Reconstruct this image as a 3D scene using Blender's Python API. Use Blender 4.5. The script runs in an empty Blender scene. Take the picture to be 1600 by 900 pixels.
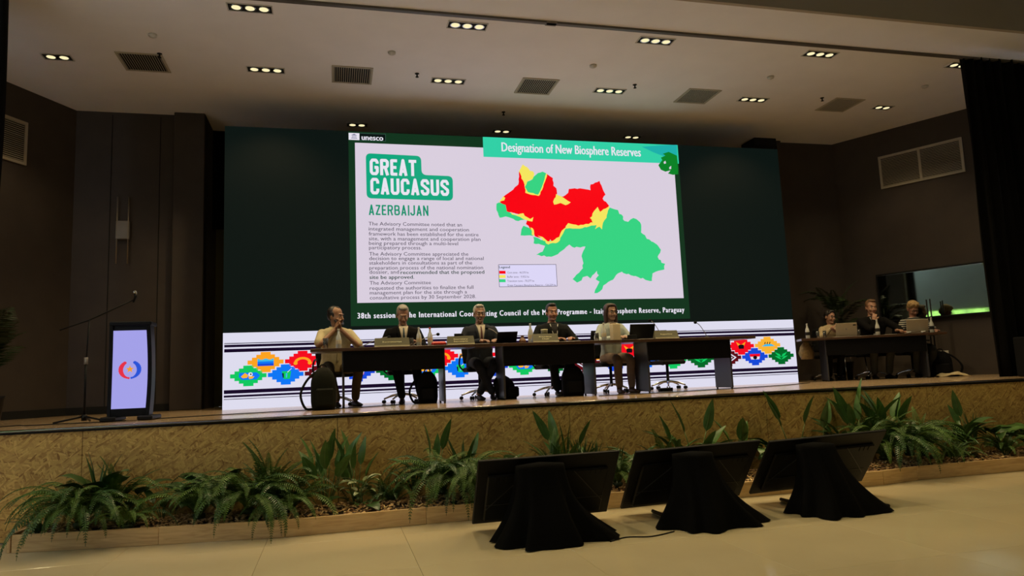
import bpy, math, random
import numpy as np
from mathutils import Vector, Matrix, noise
from mathutils.geometry import tessellate_polygon
R = math.radians; PI = math.pi
rnd = random.Random(7)
sc = bpy.context.scene
COL = sc.collection

# ------------------------------------------------------------------ camera
FPX = 1113.25
CAM = Vector((1.6511, -11.6847, 1.3613))
RX = Vector((0.96987891, -0.23999383, -0.04168765))
UX = Vector((0.01008093, -0.13144719, 0.99127192))
FX = Vector((0.24337887, 0.96183398, 0.1250685))
cd = bpy.data.cameras.new('camera'); cam = bpy.data.objects.new('camera', cd); COL.objects.link(cam)
cd.sensor_width = 36; cd.lens = FPX*36/1600; cd.clip_end = 200
cam.matrix_world = Matrix(((RX.x, UX.x, -FX.x, CAM.x), (RX.y, UX.y, -FX.y, CAM.y), (RX.z, UX.z, -FX.z, CAM.z), (0, 0, 0, 1)))
sc.camera = cam
# ------------------------------------------------------------------ world, exposure, hall lamps
w = bpy.data.worlds.new('world'); sc.world = w; w.use_nodes = True
w.node_tree.nodes['Background'].inputs[0].default_value = (0.75, 0.85, 1.0, 1)
w.node_tree.nodes['Background'].inputs[1].default_value = 13.0
sc.view_settings.view_transform = 'Standard'; sc.view_settings.look = 'None'
sc.view_settings.exposure = 0.0; sc.view_settings.gamma = 1.0; sc.view_settings.use_curve_mapping = False
sc.cycles.max_bounces = 6; sc.cycles.diffuse_bounces = 4; sc.cycles.glossy_bounces = 3; sc.cycles.transmission_bounces = 5
sc.cycles.sample_clamp_indirect = 3.0; sc.cycles.caustics_reflective = False; sc.cycles.caustics_refractive = False
WARM = (1.0, 0.76, 0.40)
SPOT_W = 100.0        # each stage downlight
HALL_W = 33.0        # each hall ceiling lamp

HS = 1.06            # stage floor height above the hall floor
HC = 6.12            # stage ceiling
SW, SH = 10.03, 4.48 # LED wall

def lin(v):
    v = v/255.0
    return v/12.92 if v <= 0.04045 else ((v+0.055)/1.055)**2.4
def c3(r, g, b): return (lin(r), lin(g), lin(b), 1.0)

# ------------------------------------------------------------------ materials
MATS = {}
def mat(name, col, rough=0.6, metal=0.0, nscale=0, namp=0.0, bump=0.0, coat=0.0, trans=0.0, spec=0.5, stretch=(1, 1, 1)):
    if name in MATS: return MATS[name]
    m = bpy.data.materials.new(name); m.use_nodes = True; MATS[name] = m
    nt = m.node_tree; b = nt.nodes['Principled BSDF']
    b.inputs['Base Color'].default_value = col if len(col) == 4 else (*col, 1)
    b.inputs['Roughness'].default_value = rough; b.inputs['Metallic'].default_value = metal
    b.inputs['Coat Weight'].default_value = coat; b.inputs['Transmission Weight'].default_value = trans
    b.inputs['Specular IOR Level'].default_value = spec
    if nscale:
        tc = nt.nodes.new('ShaderNodeTexCoord'); mp = nt.nodes.new('ShaderNodeMapping'); mp.inputs['Scale'].default_value = stretch
        nz = nt.nodes.new('ShaderNodeTexNoise'); nz.inputs['Scale'].default_value = nscale; nz.inputs['Detail'].default_value = 5
        nt.links.new(tc.outputs['Object'], mp.inputs[0]); nt.links.new(mp.outputs[0], nz.inputs['Vector'])
        mx = nt.nodes.new('ShaderNodeMix'); mx.data_type = 'RGBA'; mx.blend_type = 'MULTIPLY'; mx.inputs[0].default_value = 1.0
        mx.inputs[6].default_value = b.inputs['Base Color'].default_value
        rp = nt.nodes.new('ShaderNodeValToRGB')
        rp.color_ramp.elements[0].position = 0.3; rp.color_ramp.elements[1].position = 0.7
        lo = 1-namp; rp.color_ramp.elements[0].color = (lo, lo, lo, 1); rp.color_ramp.elements[1].color = (1, 1, 1, 1)
        nt.links.new(nz.outputs['Fac'], rp.inputs[0]); nt.links.new(rp.outputs[0], mx.inputs[7]); nt.links.new(mx.outputs[2], b.inputs['Base Color'])
        if bump:
            bp = nt.nodes.new('ShaderNodeBump'); bp.inputs['Strength'].default_value = bump; bp.inputs['Distance'].default_value = 0.01
            nt.links.new(nz.outputs['Fac'], bp.inputs['Height']); nt.links.new(bp.outputs[0], b.inputs['Normal'])
    return m
def emat(name, col, strength=1.0, sample=False):
    if name in MATS: return MATS[name]
    m = bpy.data.materials.new(name); m.use_nodes = True; MATS[name] = m
    nt = m.node_tree; b = nt.nodes['Principled BSDF']
    b.inputs['Base Color'].default_value = (0.002, 0.002, 0.002, 1); b.inputs['Roughness'].default_value = 0.7; b.inputs['Specular IOR Level'].default_value = 0.03
    b.inputs['Emission Color'].default_value = col; b.inputs['Emission Strength'].default_value = strength
    m.cycles.emission_sampling = 'FRONT' if sample else 'NONE'
    return m
def osb_mat():
    m = bpy.data.materials.new('osb_strand_board'); m.use_nodes = True; nt = m.node_tree; b = nt.nodes['Principled BSDF']
    L = nt.links.new; N = nt.nodes.new
    tc = N('ShaderNodeTexCoord'); prev = None
    wn = N('ShaderNodeTexNoise'); wn.inputs['Scale'].default_value = 5; wn.inputs['Detail'].default_value = 1
    L(tc.outputs['Object'], wn.inputs['Vector'])
    ad = N('ShaderNodeMixRGB'); ad.blend_type = 'ADD'; ad.inputs[0].default_value = 0.05
    L(tc.outputs['Object'], ad.inputs[1]); L(wn.outputs['Color'], ad.inputs[2])
    for k, ang in enumerate((15, 72, -38)):
        mp = N('ShaderNodeMapping'); mp.vector_type = 'TEXTURE'; mp.inputs['Rotation'].default_value = (0, R(ang), 0); mp.inputs['Scale'].default_value = (0.085, 0.3, 0.017)
        mp.inputs['Location'].default_value = (k*3.1, k*1.7, k*2.3)
        L(ad.outputs[0], mp.inputs[0])
        v = N('ShaderNodeTexVoronoi'); v.inputs['Scale'].default_value = 1.0; L(mp.outputs[0], v.inputs['Vector'])
        sp = N('ShaderNodeSeparateColor'); L(v.outputs['Color'], sp.inputs[0])
        if prev is None: prev = sp.outputs[0]
        else:
            mk = N('ShaderNodeMath'); mk.operation = 'GREATER_THAN'; mk.inputs[1].default_value = 0.55; L(sp.outputs[1], mk.inputs[0])
            mx = N('ShaderNodeMix'); mx.data_type = 'FLOAT'; L(mk.outputs[0], mx.inputs[0]); L(prev, mx.inputs[2]); L(sp.outputs[0], mx.inputs[3]); prev = mx.outputs[0]
    rp = N('ShaderNodeValToRGB'); e = rp.color_ramp.elements
    e[0].position = 0.0; e[0].color = (0.25, 0.125, 0.03, 1); e[1].position = 1.0; e[1].color = (0.68, 0.46, 0.155, 1)
    for p, cc in ((0.12, (0.38, 0.22, 0.06, 1)), (0.45, (0.49, 0.31, 0.09, 1)), (0.8, (0.58, 0.38, 0.115, 1))):
        x = e.new(p); x.color = cc
    L(prev, rp.inputs[0]); L(rp.outputs[0], b.inputs['Base Color']); b.inputs['Roughness'].default_value = 0.6
    bp = N('ShaderNodeBump'); bp.inputs['Strength'].default_value = 0.25; bp.inputs['Distance'].default_value = 0.004
    L(prev, bp.inputs['Height']); L(bp.outputs[0], b.inputs['Normal'])
    MATS['osb'] = m; return m
def wood_mat(name, c0, c1, rough, stretch, scale=3.0, coat=0.0):
    m = bpy.data.materials.new(name); m.use_nodes = True; nt = m.node_tree; b = nt.nodes['Principled BSDF']; L = nt.links.new; N = nt.nodes.new
    tc = N('ShaderNodeTexCoord'); mp = N('ShaderNodeMapping'); mp.inputs['Scale'].default_value = stretch
    nz = N('ShaderNodeTexNoise'); nz.inputs['Scale'].default_value = scale; nz.inputs['Detail'].default_value = 6; nz.inputs['Distortion'].default_value = 1.2
    oi = N('ShaderNodeObjectInfo'); ad = N('ShaderNodeVectorMath'); ad.operation = 'ADD'
    L(tc.outputs['Object'], ad.inputs[0]); L(oi.outputs['Random'], ad.inputs[1]); L(ad.outputs[0], mp.inputs[0]); L(mp.outputs[0], nz.inputs['Vector'])
    rp = N('ShaderNodeValToRGB'); rp.color_ramp.elements[0].position = 0.3; rp.color_ramp.elements[1].position = 0.72
    rp.color_ramp.elements[0].color = (*c0, 1); rp.color_ramp.elements[1].color = (*c1, 1)
    L(nz.outputs['Fac'], rp.inputs[0]); L(rp.outputs[0], b.inputs['Base Color']); b.inputs['Roughness'].default_value = rough; b.inputs['Coat Weight'].default_value = coat
    MATS[name] = m; return m

OSB = osb_mat()
M_ceil = mat('ceiling_white_paint', (0.86, 0.84, 0.85), 0.8, nscale=2, namp=0.05)
M_wall = mat('dark_brown_wall_panel', (0.050, 0.037, 0.028), 0.75, nscale=3, namp=0.2)
M_hallwall = mat('hall_wall_paint', (0.35, 0.36, 0.31), 0.8, nscale=1.5, namp=0.1)
M_beam = mat('beam_front_paint', (0.40, 0.34, 0.27), 0.85, nscale=1.5, namp=0.06)
M_recess = mat('olive_recess_wall', (0.12, 0.12, 0.06), 0.8, nscale=2, namp=0.1)
M_black = mat('black_cloth', (0.003, 0.003, 0.003), 0.95, nscale=60, namp=0.4, bump=0.1, spec=0.1)
M_curtain = mat('black_stage_curtain', (0.004, 0.0035, 0.003), 0.95, nscale=20, namp=0.3, spec=0.1)
M_blackplastic = mat('black_plastic', (0.0045, 0.0045, 0.005), 0.5, nscale=80, namp=0.2)
M_blacksoft = mat('black_upholstery', (0.006, 0.006, 0.0065), 0.8, nscale=60, namp=0.3)
M_blackgloss = mat('black_laminate', (0.005, 0.005, 0.006), 0.4, nscale=5, namp=0.2, spec=0.25)
M_greyside = mat('dark_grey_laminate', (0.030, 0.031, 0.038), 0.35, nscale=5, namp=0.15)
M_chrome = mat('chrome', (0.62, 0.62, 0.64), 0.18, 1.0, nscale=4, namp=0.05)
M_top = wood_mat('dark_walnut_tabletop', (0.035, 0.018, 0.010), (0.075, 0.042, 0.024), 0.28, (1, 9, 9))
M_stagefloor = wood_mat('stage_floor_wood', (0.32, 0.22, 0.13), (0.48, 0.34, 0.20), 0.22, (1.2, 10, 10), 2.0, 0.22)
M_plank = wood_mat('planter_board_wood', (0.46, 0.29, 0.12), (0.66, 0.46, 0.22), 0.6, (1.5, 14, 14), 2.0)
M_tile = mat('polished_cream_tile', (0.56, 0.48, 0.31), 0.10, nscale=1.1, namp=0.10, spec=0.5)
M_grout = mat('tile_grout', (0.38, 0.31, 0.19), 0.8, nscale=10, namp=0.2)
M_white = mat('white_plastic', (0.55, 0.54, 0.50), 0.5, nscale=10, namp=0.05)
M_greyplastic = mat('grey_plastic', (0.22, 0.20, 0.18), 0.5, nscale=10, namp=0.1)
M_grille = mat('cream_vent_metal', (0.42, 0.38, 0.30), 0.5, nscale=10, namp=0.05)
M_dark = mat('vent_cavity_black', (0.004, 0.004, 0.004), 0.9, nscale=10, namp=0.2)
M_plate = mat('smoked_acrylic_plate', (0.12, 0.11, 0.065), 0.35, nscale=8, namp=0.12)
M_plateedge = mat('cream_card_edge', (0.85, 0.78, 0.50), 0.5, nscale=8, namp=0.06)
M_bottle = mat('milky_bottle_glass', (0.75, 0.77, 0.72), 0.15, nscale=30, namp=0.05, trans=0.35)
M_glass = mat('clear_glass', (0.9, 0.92, 0.92), 0.04, nscale=5, namp=0.02, trans=0.95)
M_silver = mat('silver_laptop_shell', (0.34, 0.29, 0.21), 0.4, 0.2, nscale=20, namp=0.05)
M_red = mat('red_plastic', (0.55, 0.03, 0.02), 0.35, nscale=10, namp=0.1)
M_kraft = mat('kraft_carton', (0.60, 0.50, 0.32), 0.6, nscale=14, namp=0.1)
M_cream = mat('cream_cloth', (0.75, 0.62, 0.36), 0.9, nscale=14, namp=0.2)
M_eye = mat('eye_white', (0.7, 0.68, 0.64), 0.3, nscale=10, namp=0.02)
M_iris = mat('dark_iris', (0.02, 0.012, 0.008), 0.2, nscale=10, namp=0.05)
M_lip = mat('lips', (0.24, 0.10, 0.075), 0.5, nscale=10, namp=0.1)
def greens(n, c, rough=0.45): return mat(n, c, rough, nscale=9, namp=0.5)
G_fern = greens('fern_green', (0.060, 0.125, 0.022)); G_fern2 = greens('fern_light_green', (0.10, 0.185, 0.036))
G_leaf = greens('deep_leaf_green', (0.045, 0.115, 0.028), 0.35); G_leaf2 = greens('mid_leaf_green', (0.085, 0.19, 0.045), 0.35)
G_stem = greens('stem_green', (0.13, 0.20, 0.05)); G_pale = greens('pale_variegated_leaf', (0.32, 0.38, 0.18), 0.4)
G_dark = greens('dark_palm_green', (0.022, 0.04, 0.014), 0.4)

# ------------------------------------------------------------------ mesh helpers
class MB:
    def __init__(s): s.v = []; s.f = []; s.m = []; s.sm = []
    def add(s, vs, fs, mi=0, smooth=False, M=None):
        o = len(s.v)
        for p in vs:
            p = Vector(p)
            if M is not None: p = M @ p
            s.v.append(p[:])
        for f in fs: s.f.append([i+o for i in f]); s.m.append(mi); s.sm.append(smooth)
        return s
    def box(s, c, d, mi=0, M=None, ch=0.0):
        x, y, z = d[0]/2, d[1]/2, d[2]/2
        if ch <= 0:
            vs = [(c[0]+i*x, c[1]+j*y, c[2]+k*z) for i in (-1, 1) for j in (-1, 1) for k in (-1, 1)]
            return s.add(vs, [(0, 1, 3, 2), (4, 6, 7, 5), (0, 4, 5, 1), (2, 3, 7, 6), (0, 2, 6, 4), (1, 5, 7, 3)], mi, False, M)
        vs = []; idx = {}
        for i in (-1, 1):
            for j in (-1, 1):
                for k in (-1, 1):
                    for a in range(3):
                        q = [i*x, j*y, k*z]; q2 = [i*(x-ch), j*(y-ch), k*(z-ch)]; q2[a] = q[a]
                        idx[(i, j, k, a)] = len(vs); vs.append((c[0]+q2[0], c[1]+q2[1], c[2]+q2[2]))
        fs = []
        for a in range(3):
            b_, c_ = (a+1) % 3, (a+2) % 3
            for sg in (-1, 1):
                def key(p, q):
                    t = [0, 0, 0]; t[a] = sg; t[b_] = p; t[c_] = q; return (t[0], t[1], t[2], a)
                f = [idx[key(-1, -1)], idx[key(1, -1)], idx[key(1, 1)], idx[key(-1, 1)]]
                fs.append(f if sg > 0 else f[::-1])
            for p in (-1, 1):
                for q in (-1, 1):   # edge parallel to axis a
                    def k2(sg, ax):
                        t = [0, 0, 0]; t[a] = sg; t[b_] = p; t[c_] = q; return (t[0], t[1], t[2], ax)
                    f = [idx[k2(-1, b_)], idx[k2(1, b_)], idx[k2(1, c_)], idx[k2(-1, c_)]]
                    fs.append(f if p*q > 0 else f[::-1])
        for i in (-1, 1):
            for j in (-1, 1):
                for k in (-1, 1):
                    f = [idx[(i, j, k, a)] for a in range(3)]; fs.append(f if i*j*k > 0 else f[::-1])
        return s.add(vs, fs, mi, False, M)
    def tube(s, pts, rad, seg=8, mi=0, M=None, caps=True, flat=1.0, up=None):
        pts = [Vector(p) for p in pts]; n = len(pts)
        if not hasattr(rad, '__len__'): rad = [rad]*n
        vs = []; prevx = None
        for i, p in enumerate(pts):
            d = (pts[min(i+1, n-1)]-pts[max(i-1, 0)]);
            if d.length < 1e-9: d = Vector((0, 0, 1))
            d.normalize()
            ref = Vector(up) if up is not None else (prevx if prevx is not None else (Vector((0, 0, 1)) if abs(d.z) < 0.9 else Vector((1, 0, 0))))
            x = ref - d*ref.dot(d)
            if x.length < 1e-6: x = Vector((1, 0, 0)) - d*d.x
            x.normalize(); y = d.cross(x); prevx = x
            for k in range(seg):
                a = 2*PI*k/seg; vs.append(p+x*math.cos(a)*rad[i]*flat+y*math.sin(a)*rad[i])
        fs = [(i*seg+k, i*seg+(k+1) % seg, (i+1)*seg+(k+1) % seg, (i+1)*seg+k) for i in range(n-1) for k in range(seg)]
        if caps: fs += [tuple(range(seg))[::-1], tuple((n-1)*seg+k for k in range(seg))]
        return s.add(vs, fs, mi, True, M)
    def ell(s, c, r, seg=14, rings=9, mi=0, M=None, rot=None):
        vs = [(0, 0, r[2])]; 
        for i in range(1, rings):
            t = PI*i/rings
            for k in range(seg): a = 2*PI*k/seg; vs.append((r[0]*math.sin(t)*math.cos(a), r[1]*math.sin(t)*math.sin(a), r[2]*math.cos(t)))
        vs.append((0, 0, -r[2])); e = len(vs)-1
        if rot is not None: vs = [rot @ Vector(v) for v in vs]
        vs = [Vector(c)+Vector(v) for v in vs]
        fs = [(0, 1+k, 1+(k+1) % seg) for k in range(seg)]
        for i in range(rings-2):
            for k in range(seg): fs.append((1+i*seg+k, 1+(i+1)*seg+k, 1+(i+1)*seg+(k+1) % seg, 1+i*seg+(k+1) % seg))
        fs += [(e, 1+(rings-2)*seg+(k+1) % seg, 1+(rings-2)*seg+k) for k in range(seg)]
        return s.add(vs, fs, mi, True, M)
    def lathe(s, prof, c=(0, 0, 0), seg=16, mi=0, M=None):
        vs = []
        for (r, z) in prof:
            for k in range(seg): a = 2*PI*k/seg; vs.append((c[0]+r*math.cos(a), c[1]+r*math.sin(a), c[2]+z))
        n = len(prof)
        fs = [(i*seg+k, i*seg+(k+1) % seg, (i+1)*seg+(k+1) % seg, (i+1)*seg+k) for i in range(n-1) for k in range(seg)]
        fs += [tuple(range(seg))[::-1], tuple((n-1)*seg+k for k in range(seg))]
        return s.add(vs, fs, mi, True, M)
    def ring(s, rings, mi=0, M=None, smooth=True, caps=True):   # list of equal-length closed rings
        seg = len(rings[0]); n = len(rings); vs = [p for r_ in rings for p in r_]
        fs = [(i*seg+k, i*seg+(k+1) % seg, (i+1)*seg+(k+1) % seg, (i+1)*seg+k) for i in range(n-1) for k in range(seg)]
        if caps: fs += [tuple(range(seg))[::-1], tuple((n-1)*seg+k for k in range(seg))]
        return s.add(vs, fs, mi, smooth, M)
    def poly(s, pts, mi=0, M=None):
        vs = [Vector(p) for p in pts]; return s.add(vs, [tuple(t) for t in tessellate_polygon([vs])], mi, False, M)
    def mesh(s, name, mats):
        me = bpy.data.meshes.new(name); me.from_pydata(s.v, [], s.f)
        for m_ in (mats if isinstance(mats, (list, tuple)) else [mats]): me.materials.append(m_)
        me.polygons.foreach_set('material_index', s.m); me.polygons.foreach_set('use_smooth', s.sm); me.update()
        return me
    def obj(s, name, mats, parent=None, M=None):
        return link(name, s.mesh(name, mats), parent, M)
def link(name, me, parent=None, M=None):
    o = bpy.data.objects.new(name, me); COL.objects.link(o)
    if parent is not None: o.parent = parent
    if M is not None: o.matrix_local = M
    return o
def thing(name, label, cat, loc=(0, 0, 0), rz=0, group=None, sc_=1.0):
    o = bpy.data.objects.new(name, None); COL.objects.link(o); o.location = loc; o.rotation_euler = (0, 0, rz); o.scale = (sc_,)*3
    o.empty_display_size = 0.1; return tag(o, label, cat, group)
def tag(o, label, cat, group=None):
    o['label'] = label; o['category'] = cat
    if group: o['group'] = group
    return o
def struct(o): o['kind'] = 'structure'; return o
def copy_tree(o, parent=None):
    c = o.copy(); COL.objects.link(c)
    if parent is not None: c.parent = parent
    for ch in list(o.children): copy_tree(ch, c)
    return c
def T(x, y, z): return Matrix.Translation((x, y, z))
def RZ(a): return Matrix.Rotation(a, 4, 'Z')
def RXm(a): return Matrix.Rotation(a, 4, 'X')
def RYm(a): return Matrix.Rotation(a, 4, 'Y')
def remesh(mb, voxel, smooth=4, fac=0.5):
    me = mb.mesh('tmp', []); o = bpy.data.objects.new('tmp', me); COL.objects.link(o)
    m_ = o.modifiers.new('r', 'REMESH'); m_.mode = 'VOXEL'; m_.voxel_size = voxel; m_.use_smooth_shade = True
    if smooth: s_ = o.modifiers.new('s', 'SMOOTH'); s_.iterations = smooth; s_.factor = fac
    dg = bpy.context.evaluated_depsgraph_get(); out = bpy.data.meshes.new_from_object(o.evaluated_get(dg))
    bpy.data.objects.remove(o); bpy.data.meshes.remove(me)
    out.polygons.foreach_set('use_smooth', [True]*len(out.polygons)); return out
def smooth_path(pts, n=6):
    pts = [Vector(p) for p in pts]; out = []
    for i in range(len(pts)-1):
        p0, p1, p2, p3 = pts[max(i-1, 0)], pts[i], pts[i+1], pts[min(i+2, len(pts)-1)]
        for k in range(n):
            t = k/n; out.append(0.5*((2*p1)+(p2-p0)*t+(2*p0-5*p1+4*p2-p3)*t*t+(3*p1-3*p2+p3-p0)*t**3))
    out.append(pts[-1]); return out

# ================================================================== THE SETTING
# hall floor: slab with polished tiles
fl = struct(MB().box((4.5, -10.9, -0.06), (24, 15, 0.10)).obj('floor', M_grout))
tile = MB().box((0, 0, 0), (1.198, 1.198, 0.02), ch=0.0015).mesh('tile', M_tile)
for i in range(-2, 12):
    for j in range(7):
        link('tile', tile, fl, T(0.45+i*1.2, -4.35-j*1.2, 0.0-0.01+0.0006*rnd.random()))
rest = MB()
for (x0, x1, y0, y1) in ((-7.5, -2.55, -18.4, -3.75), (14.25, 16.5, -18.4, -3.75), (-2.55, 14.25, -18.4, -12.16)):
    rest.box(((x0+x1)/2, (y0+y1)/2, -0.0105), (x1-x0, y1-y0, 0.02))
rest.obj('tile_field', M_tile, fl)['kind'] = 'stuff'
# stage
st = MB(); st.box((5, -0.6, HS-0.10), (22, 6.1, 0.16)); st.box((5, -3.55, 0.49), (22, 0.20, 0.98))
st = struct(st.obj('trim_1', M_dark))
st['label'] = 'stage platform'
bj = [-6, -3.2, -0.77, 1.68, 4.3, 6.88, 9.32, 11.76, 14.2]
fa = struct(MB().box((4.1, -3.655, 0.49), (20.2, 0.02, 0.96)).obj('wall_stage_front', M_dark))
for a, b in zip(bj[:-1], bj[1:]):
    MB().box(((a+b)/2, -3.678, 0.516), (b-a-0.006, 0.018, 1.018), ch=0.001).obj('osb_panel', OSB, fa)
sf = struct(MB().box((5, -0.66, HS-0.014), (22, 5.96, 0.010)).obj('floor_stage', M_dark))
xs = [-6, -2.6, -0.1, 2.4, 4.9, 7.4, 9.9, 12.4, 15.6]
for r_, (y0, y1) in enumerate([(-3.60, -2.85), (-2.85, -1.65), (-1.65, -0.45), (-0.45, 0.75), (0.75, 2.35)]):
    for a, b in zip(xs[:-1], xs[1:]):
        o_ = 1.2*(r_ % 2)
        MB().box(((a+b)/2+o_*0, (y0+y1)/2, HS-0.0045), (b-a-0.004, y1-y0-0.005, 0.009)).obj('floor_board', M_stagefloor, sf)
struct(MB().box((5, -3.648, HS-0.012), (22, 0.09, 0.022), ch=0.004).obj('trim_2', mat('stage_edge_strip', (0.30, 0.20, 0.11), 0.05, nscale=3, namp=0.2, stretch=(1, 8, 8))))
struct(MB().box((5, -3.694, HS-0.036), (22, 0.014, 0.018), ch=0.003).obj('trim_3', M_blackgloss))
struct(MB().tube([(-6, -3.696, HS-0.015), (16, -3.696, HS-0.015)], 0.0155, 16).obj('trim_9', mat('polished_edge_profile', (0.14, 0.12, 0.11), 0.15, 0.8, nscale=3, namp=0.1)))
# stage walls
def wall(name, A, B, z0, z1, th, m, inward):
    A = Vector((*A, 0)); B = Vector((*B, 0)); d = (B-A); L_ = d.length; d.normalize(); n = Vector((-d.y, d.x, 0))*inward
    c = (A+B)/2 - n*th/2; M = T(c.x, c.y, (z0+z1)/2) @ RZ(math.atan2(d.y, d.x))
    return struct(MB().box((0, 0, 0), (L_, th, z1-z0)).obj(name, m, None, M))
wall('wall_left', (-2.5, 1.2), (-4.85, -3.1), HS, HC+.1, 0.15, M_wall, 1)
wbl = wall('wall_back_left', (-2.55, 1.2), (-0.96, 1.2), HS, HC+.1, 0.2, M_wall, -1)
struct(MB().box((-0.715, 1.2, (HS+HC)/2), (0.49, 0.3, HC-HS), ch=0.01).obj('wall_column_left', M_wall))
wall('wall_back', (-0.6, 2.35), (10.9, 2.35), HS, HC+.1, 0.2, M_recess, -1)
wall('wall_return_left', (-0.47, 2.35), (-0.47, 1.1), HS, HC+.1, 0.10, M_wall, 1)
wall('wall_return_right', (10.8, 1.1), (10.8, 2.35), HS, HC+.1, 0.10, M_wall, 1)
wall('wall_back_right', (10.7, 1.2), (12.28, 1.2), HS, HC+.1, 0.2, M_wall, -1)
wall('wall_right', (12.24, 1.2), (14.56, -3.1), HS, HC+.1, 0.15, M_wall, -1)
for k, x in enumerate((-1.95, -1.2)):       # vertical panel seams
    struct(MB().box((x, 1.197, (HS+HC)/2), (0.012, 0.01, HC-HS-0.1)).obj('trim_%d' % (4+k), M_dark))
struct(MB().box((-1.7, 1.185, HS+0.06), (1.7, 0.03, 0.12)).obj('baseboard_back_left', M_dark))
struct(MB().box((11.5, 1.185, HS+0.06), (1.4, 0.03, 0.12)).obj('baseboard_back_right', M_wall))
def along(A, B, t, off):     # point on a wall line and its inward offset
    A = Vector((*A, 0)); B = Vector((*B, 0)); return A.lerp(B, t)
def slanted(name, A, B, inward, z, h, th, m):
    A = Vector((*A, 0)); B = Vector((*B, 0)); d = B-A; L_ = d.length; d.normalize(); n = Vector((-d.y, d.x, 0))*inward; c = (A+B)/2+n*th/2
    return MB().box((0, 0, 0), (L_, th, h)).obj(name, m, None, T(c.x, c.y, z) @ RZ(math.atan2(d.y, d.x)))
struct(slanted('baseboard_left', (-2.5, 1.2), (-4.85, -3.1), 1, HS+0.06, 0.12, 0.02, M_dark))
struct(slanted('baseboard_right', (12.24, 1.2), (14.56, -3.1), -1, HS+0.06, 0.12, 0.02, M_wall))
struct(MB().box((-0.335, 1.95, 5.22), (0.28, 0.05, 1.9)).obj('trim_6', M_black))
# ceiling over the stage, slot, beam
ce = MB(); ce.box((5, -0.3, HC+0.06), (22, 5.32, 0.12)); ce = struct(ce.obj('ceiling', M_ceil))
struct(MB().box((5, -3.44, HC+0.05), (22, 0.84, 0.12)).obj('ceiling_beam_soffit', M_ceil))
struct(MB().box((5, -3.88, HC+1.0), (22, 0.06, 2.05)).obj('wall_beam_front', M_beam))
sl = MB(); sl.box((5, -2.99, HC+0.09), (22, 0.10, 0.04)); sl.box((5, -3.015, HC-0.015), (22, 0.06, 0.05)); sl = sl.obj('curtain_track', mat('track_grey_brown', (0.10, 0.085, 0.07), 0.5, nscale=5, namp=0.2))
tag(sl, 'long dark curtain track set in the ceiling slot across the stage front', 'curtain track')
MB().box((5, -2.985, HC+0.02), (22, 0.018, 0.03)).obj('rail', M_greyplastic, sl)
MB().box((4.55, -3.0, HC-0.01), (0.16, 0.10, 0.06), ch=0.01).obj('junction_box', M_greyplastic, sl)
# hall shell
struct(MB().box((4.5, -11.2, 7.25), (24, 15.0, 0.1)).obj('ceiling_hall', M_hallwall))
struct(MB().box((4.5, -18.4, 3.6), (24, 0.2, 7.3)).obj('wall_hall_back', M_hallwall))
struct(MB().box((16.4, -11, 3.6), (0.2, 15, 7.3)).obj('wall_hall_right', M_hallwall))
wl = MB(); YW0, YW1, ZW0, ZW1 = -7.6, -4.0, 2.3, 3.62
wl.box((-8.0, -13.0, 3.6), (0.2, -2*(-18.4+7.6)/2, 7.3)); wl.box((-8.0, -3.8, 3.6), (0.2, 0.4, 7.3))
wl.box((-8.0, (YW0+YW1)/2, ZW0/2), (0.2, YW1-YW0, ZW0)); wl.box((-8.0, (YW0+YW1)/2, (ZW1+7.3)/2), (0.2, YW1-YW0, 7.3-ZW1))
struct(wl.obj('wall_hall_left', M_hallwall))
wn = MB()
for y in (YW0+.03, -5.15, YW1-.03): wn.box((-7.98, y, (ZW0+ZW1)/2), (0.14, 0.12, ZW1-ZW0))
for z in (ZW0+.03, ZW1-.03): wn.box((-7.98, (YW0+YW1)/2, z), (0.12, YW1-YW0, 0.06))
wn = struct(wn.obj('window_1', M_greyside))
MB().box((-7.98, (YW0+YW1)/2, (ZW0+ZW1)/2), (0.008, YW1-YW0-0.06, ZW1-ZW0-0.06)).obj('pane', M_glass, wn)
struct(MB().box((-6.4, -3.08, 3.6), (3.2, 0.2, 7.3)).obj('wall_proscenium_left', M_hallwall))
struct(MB().box((15.0, -3.35, 3.6), (2.8, 0.25, 7.3)).obj('wall_proscenium_right', M_hallwall))
# hedge outside the window
hg = MB(); nx, nz = 40, 30
gv = []
for i in range(nx+1):
    for k in range(nz+1):
        y = -12+11*i/nx; z = 8*k/nz; d = 0.5*noise.noise(Vector((y*1.7, z*1.7, 3)))+0.25*noise.noise(Vector((y*6, z*6, 1)))
        gv.append((-13+d, y, z))
hg.add(gv, [(i*(nz+1)+k, (i+1)*(nz+1)+k, (i+1)*(nz+1)+k+1, i*(nz+1)+k+1) for i in range(nx) for k in range(nz)])
tag(hg.obj('hedge', mat('sunlit_foliage', (0.42, 0.62, 0.10), 0.7, nscale=3, namp=0.6)), 'bright green foliage outside the hall window, mirrored in the wall television', 'hedge')['kind'] = 'stuff'

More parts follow.
